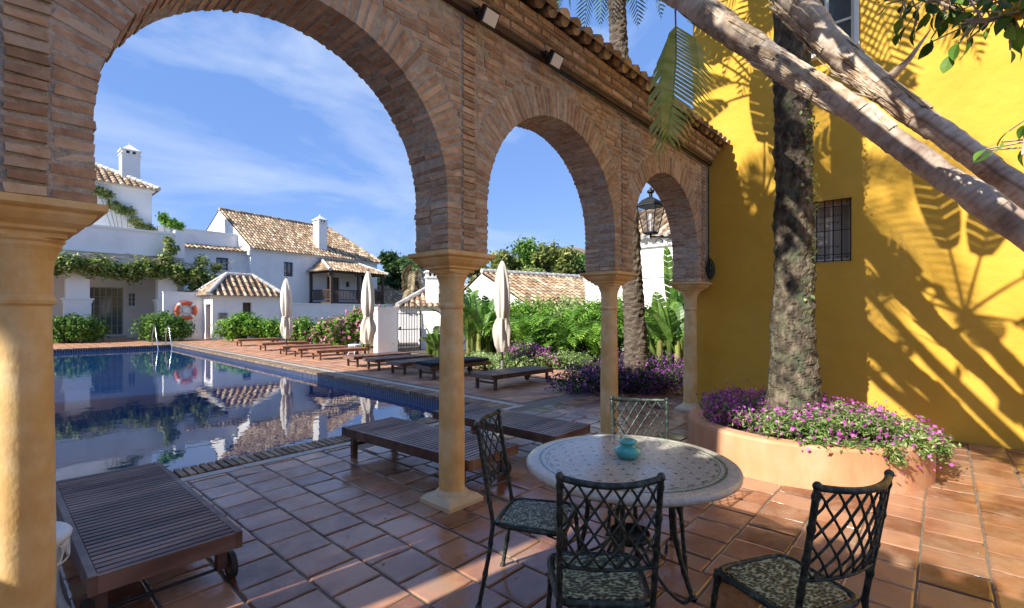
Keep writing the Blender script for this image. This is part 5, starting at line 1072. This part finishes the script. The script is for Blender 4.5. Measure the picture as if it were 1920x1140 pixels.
for a, z in ((-2.3, .36), (-2.0, .37), (-1.75, .35), (-1.25, .26), (-1.15, .30), (-1.02, .34), (-.95, .20), (-1.05, .12), (-.9, .3), (-1.45, .33), (-1.5, .28)): fc.append((PX + 1.2 * math.cos(a), PY + 1.2 * math.sin(a), z)); fr.append((.13, .13, .14))
lav = [(c, r_) for c, r_ in zip(fc, fr) if c[1] > PY + .35]
pl_ = shrub('planter_flowers', 'silvery green plants with small purple flowers filling the round planter', 'flowers', [('foliage', 'leafpale', fc, fr, 17000, .026, .35, dict(shell=.3, up=.3)), ('dark_foliage', 'leaf', fc, [(a, b, c * .8) for a, b, c in fr], 6000, .026, .3, dict(shell=.2)),
   ('flowers', 'magenta', fc, [(a * 1.1, b * 1.1, c * 1.5) for a, b, c in fr], 2600, .017, .9, dict(shell=.8)), ('purple_flowers', 'magenta', [c for c, r_ in lav], [(r_[0], r_[1], r_[2] * 1.1) for c, r_ in lav], 2600, .018, .9, dict(shell=.6))])
def palm_trunk(mb, pts, rads, rs, n=28, sub=26, amp=.03, ringamp=.015, ringf=5.0):
    P = [Vector(p) for p in pts]; PP = []; RR = []
    for i in range(len(P) - 1):
        for k in range(sub):
            t = k / sub; p0 = P[max(i - 1, 0)]; p3 = P[min(i + 2, len(P) - 1)]; a, b = P[i], P[i + 1]
            PP.append(.5 * ((2 * a) + (b - p0) * t + (2 * p0 - 5 * a + 4 * b - p3) * t * t + (3 * a - p0 - 3 * b + p3) * t ** 3)); RR.append(rads[i] + (rads[i + 1] - rads[i]) * t)
    PP.append(P[-1]); RR.append(rads[-1]); o = len(mb.v); mb.tube(PP, RR, n, caps=False)
    for i in range(len(PP)):
        for j in range(n):
            v = Vector(mb.v[o + i * n + j]); d = (v - PP[i]).normalized(); s_ = (v.z * ringf + j * .11) % 1
            v += d * (amp * noise.noise((v.x * 7, v.y * 7, v.z * 5 + rs)) + amp * .7 * noise.noise((v.x * 19, v.y * 19, v.z * 15 + rs)) + ringamp * (1 - s_)); mb.v[o + i * n + j] = tuple(v)
vp = thing('trunk_palm', 'thick shaggy palm trunk growing from the round planter', 'palm', (PX, PY + .05, .3))
m = MB(); palm_trunk(m, [(0, 0, 0), (0, 0, .35), (.0, .0, 1.2), (.02, .0, 2.6), (.05, .02, 4.4), (.1, .05, 8.2)], [.35, .255, .205, .178, .172, .165], 3, 40, 40, .026, .016, 7.0); m.build('trunk', M['bark'], vp)
m = MB(); g_ = random.Random(6)
for k in range(1300):
    z = g_.uniform(.15, 7.5); a = g_.uniform(0, 6.28); r_ = (.215 + .075 * max(0, 1 - z) if z < 1.2 else .187) ; d = Vector((math.cos(a), math.sin(a), 0)); b_ = d * r_ * .93 + Vector((0, 0, z)); tip = b_ + d * g_.uniform(.01, .05) + Vector((-d.y, d.x, 0)) * g_.uniform(-.06, .06) + Vector((0, 0, g_.uniform(-.02, .09))); s_ = Vector((-d.y, d.x, 0)) * g_.uniform(.004, .013)
    mb_ = b_.lerp(tip, .5) + d * .01; m.add([b_ - s_, b_ + s_, mb_ + s_ * .6, tip, mb_ - s_ * .6], [(0, 1, 2, 4), (4, 2, 3)])
m.build('bark_scales', M['bark'], vp)
m = MB(); V, Q = leaves([(.02 + .16 * math.cos(a), .16 * math.sin(a), z) for a, z in ((-1.6, 2.6), (-2.0, 3.2), (-1.4, 3.8), (-1.9, 2.0), (-1.3, 4.6), (-2.2, 1.5))], [(.12, .12, .45)] * 6, 500, .025, 8, aspect=.7); m.np(V, Q); m.build('ivy', M['leafpale'], vp)
m = MB()
for k in range(26):
    a = k * 2.4; e = .9 - .05 * k; frond(m, (.1, .05, 8.2), (math.cos(a), math.sin(a), e), 2.6, 1.5, .55, 26, .03, seed=k)
m.build('crown', M['palmleaf'], vp)

# palm beyond the arcade
p3 = thing('tall_palm', 'tall palm whose trunk passes behind the arcade, fronds at top of picture', 'palm', (9.0, 4.65, 0))
def onp(px, py, Z): q = at(px, Z, zat(py, Z)); return q - Vector((9.0, 4.65, 0))
m = MB(); palm_trunk(m, [(0, 0, -.05), onp(1190, 600, 9.8), onp(1180, 440, 9.8), onp(1162, 120, 9.85), onp(1157, 0, 9.9), onp(1150, -190, 10)], [.25, .20, .185, .165, .155, .15], 5, 26, 26, .02, .03, 7.0); m.build('trunk', M['barkdark'], p3)
m = MB(); cb = onp(1150, -190, 10); rr = random.Random(14)
for k in range(30):
    a = k * 2.4; e = 1.0 - .055 * k; frond(m, cb, (math.cos(a), math.sin(a), e), 2.7, 1.7, .5, 30, .028, seed=k + 50)
for hd, e in ((R(132), .1), (R(140), .4), (R(125), -.2), (R(-48), -.1)): frond(m, cb, (math.cos(hd), math.sin(hd), e), 2.6, 3.2, .42, 34, .026, seed=int(hd * 10) + 5)
m.build('crown', M['palmleaf'], p3)

# --- leaning trunks in front of the yellow wall
def planeX(px, py, X):
    k = (px - 960) / FPX; s_, c_ = math.sin(TH), math.cos(TH); Y = (s_ * X - k * c_ * X) / (c_ + k * s_); f = c_ * X + s_ * Y; return Vector((X, Y, EYE + (HZ - py) / FPX * f))
def lean(name, label, X, pix, rads, root, crown_at, fr, seed):
    P = [Vector(root)] + [planeX(a, b, X) for a, b in pix][::-1] + [Vector(q) for q in crown_at]; o = P[0].copy(); t = thing(name, label, 'tree', o, 0, 'leaning grey trunks crossing the yellow wall')
    P = [q - o for q in P]; m = MB(); palm_trunk(m, P, rads, seed, 24, 30, .012, .006, 3.0); m.build('trunk', M['barkgrey'], t, smooth=True)
    rr = random.Random(seed); m = MB(); n = len(P)
    # peeling sheaths: curved plates wrapped round the upper trunk, each ending in a torn tip
    for k in range(34):
        u = (n - 1) * rr.uniform(.36, .93); i = int(u); f = u - i; c = P[i].lerp(P[min(i + 1, n - 1)], f); ax = (P[min(i + 1, n - 1)] - P[i]).normalized(); r_ = (rads[min(i, n - 1)] * (1 - f) + rads[min(i + 1, n - 1)] * f) * 1.04 + .006
        e1 = ax.cross(Vector((0, 0, 1))).normalized(); e2 = ax.cross(e1); a0 = rr.uniform(0, 6.28); sp = rr.uniform(.35, 1.5); ln = rr.uniform(.25, .85); V = []; NW = 9; NQ = 12
        tear = [rr.uniform(.72, 1.0) for _ in range(NW)]; tw = rr.uniform(-.5, .5)
        for q in range(NQ):
            for w_ in range(NW):
                tq = q / (NQ - 1) * tear[w_]; an = a0 + tw * tq + sp * (w_ / (NW - 1) - .5) * (1 - tq ** 3 * .8); rad = r_ * (1 + .16 * tq * tq * tq + .035 * (w_ % 2)) + .012 * noise.noise((w_ * .9, q * .5, k)); V.append(c + ax * ln * tq + (e1 * math.cos(an) + e2 * math.sin(an)) * rad)
        F = [(q * NW + w_, q * NW + w_ + 1, (q + 1) * NW + w_ + 1, (q + 1) * NW + w_) for q in range(NQ - 1) for w_ in range(NW - 1)]; m.add(V, F)
        if k % 3 == 0:
            st = c + (e1 * math.cos(a0) + e2 * math.sin(a0)) * r_; m.tube([st, st + ax * ln * .5 + Vector((rr.uniform(-.05, .05), rr.uniform(-.05, .05), rr.uniform(-.08, .02))), st + ax * ln + Vector((rr.uniform(-.12, .12), rr.uniform(-.1, .1), rr.uniform(-.2, .02)))], [.006, .004, .001], 4)
    sh = m.build('dry_sheath', M['sheath'], t); sm = sh.modifiers.new('s', 'SOLIDIFY'); sm.thickness = .004
    return t, P, o, rr
t1, P1, o1, r1 = lean('leaning_trunk', 'lower of the two pale leaning trunks, its top wrapped in torn dry sheaths', 4.5, [(1300, 5), (1400, 78), (1500, 145), (1600, 205), (1700, 280), (1800, 350), (1920, 432)], [.13, .088, .080, .080, .084, .090, .100, .118, .135, .13, .11], (4.6, -2.3, 0),
     [(4.35, 2.25, 5.1), (4.3, 2.6, 6.1)], 0, 3)
t2, P2, o2, r2 = lean('leaning_trunk', 'upper of the two pale leaning trunks, forking to a pointed snag', 5.1, [(1475, -20), (1560, 85), (1650, 165), (1750, 238), (1850, 308), (1925, 365)], [.13, .082, .080, .084, .095, .108, .125, .12, .10], (5.0, -2.5, 0),
     [(5.15, 2.1, 6.3), (5.1, 2.5, 7.2)], 0, 9)
m = MB(); a_ = planeX(1660, 155, 5.1) - o2; b_ = planeX(1745, 55, 5.0) - o2; m.tube([a_, a_.lerp(b_, .5) + Vector((0, -.015, -.02)), b_], [.045, .022, .004], 8); m.build('snag', M['barkgrey'], t2, smooth=True)
def crown(t, base, n, ln, seed, hi=1.0, wd=.16):
    rr = random.Random(seed)
    for k in range(n):
        a = k * 2.4 + rr.uniform(-.3, .3); m = MB(); e = hi - 1.1 * k / n
        big_leaf(m, base, (math.cos(a), math.sin(a), e), ln * rr.uniform(.8, 1.1), wd * rr.uniform(.9, 1.3), rr.uniform(.5, 1.1), seed * 50 + k, .38); m.build('leaf', M['bigleaf'], t)
crown(t1, Vector((4.3, 2.6, 6.1)) - o1, 7, 2.0, 3, 1.4, .24)
crown(t2, Vector((5.1, 2.5, 7.2)) - o2, 9, 2.3, 4, 1.2, .26)
t3 = thing('leaning_trunk', 'added unseen trunk of the clump, arching overhead at right to shade the wall', 'tree', (4.3, -2.6, 0), 0, 'leaning grey trunks crossing the yellow wall'); o3 = Vector((4.3, -2.6, 0))  # unseen trunk added so that its leaves shadow the wall
m = MB(); palm_trunk(m, [Vector(q) - o3 for q in ((4.3, -2.6, 0), (3.95, -1.1, 2.5), (3.75, -.3, 3.7), (3.55, .45, 4.9))], [.12, .09, .085, .08], 4, 20, 24, .012, .006, 3.0); m.build('trunk', M['barkgrey'], t3, smooth=True)
crown(t3, Vector((3.55, .45, 4.9)) - o3, 9, 1.7, 6, 1.3, .2)
# hanging split leaf
m = MB(); P = [planeX(a, b, 4.6) for a, b in ((1262, -140), (1264, -40), (1266, 5), (1267, 48), (1268, 105), (1263, 170), (1252, 262))]; hl = thing('hanging_leaf', 'large half-split green leaf hanging straight down in front of the arcade roof', 'leaf', P[0]); o = P[0].copy()
m.tube([q - o for q in P], [.012, .011, .010, .009, .008, .006, .002], 6)
def onrib(u):
    u = u * 3; i = min(2, int(u)); return P[3 + i].lerp(P[4 + i], u - i) - o
Lh = FW.cross(Vector((0, 0, 1))).normalized(); Rg = Lh.copy()                      # Rg points right as seen
toc = -FW
nL = 22
for i in range(nL):
    u0 = i / nL; u1 = (i + .96) / nL; wl = .27 * math.sin(math.pi * min(1, .12 + u0 * .86)) ** .6
    a, b = onrib(u0), onrib(min(1, u1)); dn_ = Vector((0, 0, -1))
    # left: nearly whole blade
    q1 = a - Rg * wl * .55 + dn_ * (.10 + .05 * u0) + toc * .05; q2 = b - Rg * wl * .55 + dn_ * (.11 + .05 * u0) + toc * .05; e1 = a - Rg * wl + dn_ * (.30 + .10 * rnd.random() * (i % 3 == 0)) + toc * .01; e2 = b - Rg * wl * .98 + dn_ * .28 + toc * .01
    m.add([a, b, q2, q1, e2, e1], [(0, 1, 2, 3), (3, 2, 4, 5)])
for i in range(26):                                                       # right: narrow separate fingers
    u0 = i / 26; a = onrib(u0); b = onrib(min(1, u0 + .028)); wl = .42 * math.sin(math.pi * min(1, .30 + u0 * .68)) ** .7; ang = rnd.uniform(-.03, .03)
    if i > 19: b = onrib(min(1, u0 + .040))
    q = a + Rg * wl * .5 + Vector((0, 0, -.10 - wl * .12)) + toc * .04; e = a + Rg * wl * (.95 + ang) + Vector((0, 0, -.20 - wl * .30 + ang)) - toc * .02; q2 = q + Vector((.0, 0, -.036))
    m.add([a, b, q2, q, e], [(0, 1, 2, 3), (3, 2, 4)])
m.build('blade', M['bigleaf'], hl)
# overhanging branch with glossy leaves, upper right
def branch(label, pts, X, n, seed, flow=False, lf=.10):
    P = [planeX(a, b, X) for a, b in pts]; o = P[0]; t = thing('leafy_branch', label, 'branch', o, 0, 'overhanging leafy branches'); m = MB(); m.tube([p - o for p in P], [.016 * (1 - .7 * i / len(P)) for i in range(len(P))], 6); rr = random.Random(seed); V = []
    lm = MB()
    for k in range(n):
        u = rr.random() ** .8 * (len(P) - 1.001); i = int(u); b_ = P[i].lerp(P[i + 1], u - i) - o; d = Vector((rr.uniform(-1, 1), rr.uniform(-1, 1), rr.uniform(-1.3, .4))).normalized(); st = b_ + d * rr.uniform(.03, .20); m.tube([b_, st], .004, 4, caps=False)
        l = lf * rr.uniform(.7, 1.25); dd = (d + Vector((0, 0, -.9))).normalized(); sv = dd.cross(Vector((rr.uniform(-1, 1), rr.uniform(-1, 1), rr.uniform(-1, 1)))).normalized(); nn = sv.cross(dd); w_ = l * .27
        R0 = [st]; Lf = []; Rt = []
        for q in range(1, 5):
            f = q / 5; c_ = st + dd * l * f + nn * .10 * l * math.sin(math.pi * f); ww = w_ * math.sin(math.pi * (f ** .8)); Lf.append(c_ - sv * ww + nn * ww * .25); Rt.append(c_ + sv * ww + nn * ww * .25)
        tip = st + dd * l; vs = [st] + Lf + Rt + [tip] + [st + dd * l * q / 5 + nn * .10 * l * math.sin(math.pi * q / 5) for q in range(1, 5)]
        fs = [(0, 1, 10), (0, 10, 5)] + [(q, q + 1, 10 + q, 9 + q) for q in range(1, 4)] + [(4 + q, 9 + q, 10 + q, 5 + q) for q in range(1, 4)] + [(4, 9, 13), (13, 9, 8)]
        lm.add(vs, fs)
    m.build('twig', M['barkgrey'], t); lm.build('foliage', M['leaf'], t)
    if flow: f_ = MB(); c_ = P[2] - o; f_.np(*leaves([tuple(c_)], [(.05, .05, .04)], 40, .03, 3, aspect=.8)); f_.build('flower', M['yellowflower'], t)
    return t
branch('leafy branch reaching in at the top right corner, with narrow drooping leaves', [(1990, -80), (1900, -15), (1830, 5), (1760, 2), (1690, -8)], 3.4, 80, 4, lf=.085)
branch('leafy twig hanging at top right with a yellow flower beneath it', [(1995, -20), (1940, 0), (1900, 25), (1850, 40), (1810, 38)], 3.2, 34, 8, True, lf=.09)
branch('sprig of leaves at the right edge, in front of the lit yellow wall', [(2010, 150), (1960, 190), (1925, 240), (1918, 290)], 3.3, 10, 6, lf=.09)
# added tree, unseen at left, to shade the wall; then its neighbours
def big_tree(label, x, y, cs, rs_, n, sz, ml='leaf'):
    t = thing('shade_tree', label, 'tree', (x, y, 0)); m = MB(); top = Vector(cs[0]) - Vector((x, y, 0)); m.tube([(0, 0, -.1), (top.x * .1, top.y * .1, top.z * .3), top * .95], [.3, .22, .1], 10)
    for c in cs: c = Vector(c) - Vector((x, y, 0)); m.tube([top * .5, c * .8, c], [.12, .07, .03], 6)
    m.build('trunk', M['barkdark'], t); m = MB(); m.np(*leaves([(c[0] - x, c[1] - y, c[2]) for c in cs], rs_, n, sz, 4, aspect=.55, shell=.3)); m.build('crown', M[ml], t); return t
big_tree('added unseen spreading shade tree rising left of the camera beyond the arcade end', -1.6, 4.3, [(-1.4, 3.9, 8.3), (-1.6, 3.3, 9.6), (-1.0, 2.9, 7.9), (-1.4, 3.6, 6.9)], [(1.5, 1.1, 1.3), (1.2, 1.0, 1.0), (1.2, .9, 1.1), (1.1, .8, .8)], 5200, .13)

big_tree('broad-leaved shade tree growing right of the camera, overhanging the terrace', 1.1, -3.4, [(2.9, .3, 4.7), (3.3, 1.0, 5.4), (2.4, 1.3, 5.2), (2.6, -.6, 4.6), (3.3, 1.9, 6.0), (2.0, 2.3, 6.4), (2.9, 2.6, 5.9)], [(.55, .6, .5), (.6, .55, .5), (.5, .5, .5), (.5, .6, .45), (.7, .6, .6), (.7, .6, .6), (.6, .5, .6)], 110, .15)

def unseen_palm(label, x, y, top, n, ln, seed):
    t = thing('unseen_palm', label, 'palm', (x, y, 0), 0, 'added unseen palms left of the camera'); tp = Vector(top) - Vector((x, y, 0)); m = MB(); m.tube([(0, 0, -.1), tp * .5 + Vector((.1, .1, 0)), tp], [.26, .2, .17], 12); m.build('trunk', M['barkdark'], t); m = MB()
    for k in range(n):
        a = k * 2.4; frond(m, tp, (math.cos(a), math.sin(a), 1.1 - 1.5 * k / n), ln, 1.7, .62, 24, .05, seed=k + seed)
    m.build('crown', M['palmleaf'], t)
unseen_palm('added unseen feathery palm between the two shade blocks, for frond shadows on the wall', -4.6, 3.5, (-4.3, 2.9, 12.3), 9, 2.6, 300)  # unseen palm, added to throw frond shadows on the yellow wall
# unseen_palm('second tall feathery palm close behind the first, leaning the other way', -5.4, 3.2, (-5.6, .4, 11.9), 7, 2.2, 400)

# fallen leaves and petals on the paving
g_ = random.Random(77); m = MB()
for k in range(150):
    x = g_.uniform(.8, 7.9); y = g_.uniform(-2.2, 4.9)
    if math.hypot(x - PX, y - PY) < PR + .05: continue
    a = g_.uniform(0, 6.28); l = g_.uniform(.008, .028); d = Vector((math.cos(a), math.sin(a), g_.uniform(-.1, .25))) * l; s_ = Vector((-math.sin(a), math.cos(a), 0)) * l * .4; c = Vector((x, y, .009)); m.add([c - d * .5, c + s_ + Vector((0, 0, .003)), c + d * .6 + Vector((0, 0, .002)), c - s_], [(0, 1, 2, 3)])
tag(m.build('leaf_litter', M['deadleaf']), kind='stuff')

def areca(label, px, Z, n, ln, seed):
    p = at(px, Z); t = thing('bamboo_palm', label, 'plant', p, 0, 'feathery plants in the hedge'); rr = random.Random(seed); m = MB()
    for k in range(n):
        a = rr.uniform(0, 6.28); frond(m, (rr.uniform(-.25, .25), rr.uniform(-.25, .25), rr.uniform(.1, .9)), (math.cos(a) * .6, math.sin(a) * .6, 1.4), ln * rr.uniform(.7, 1.15), 1.9, .34, 20, .035, seed=k + seed)
    m.build('fronds', M['leafbright'], t)
areca('feathery arching plant standing above the hedge just right of the furled umbrella', 985, 15.8, 26, 2.0, 11)
areca('feathery arching plant in the hedge below the right end of the tiled roof', 1066, 15.4, 26, 1.9, 12)
areca('feathery arching plant behind the slim third column', 1120, 15.0, 20, 1.7, 13)
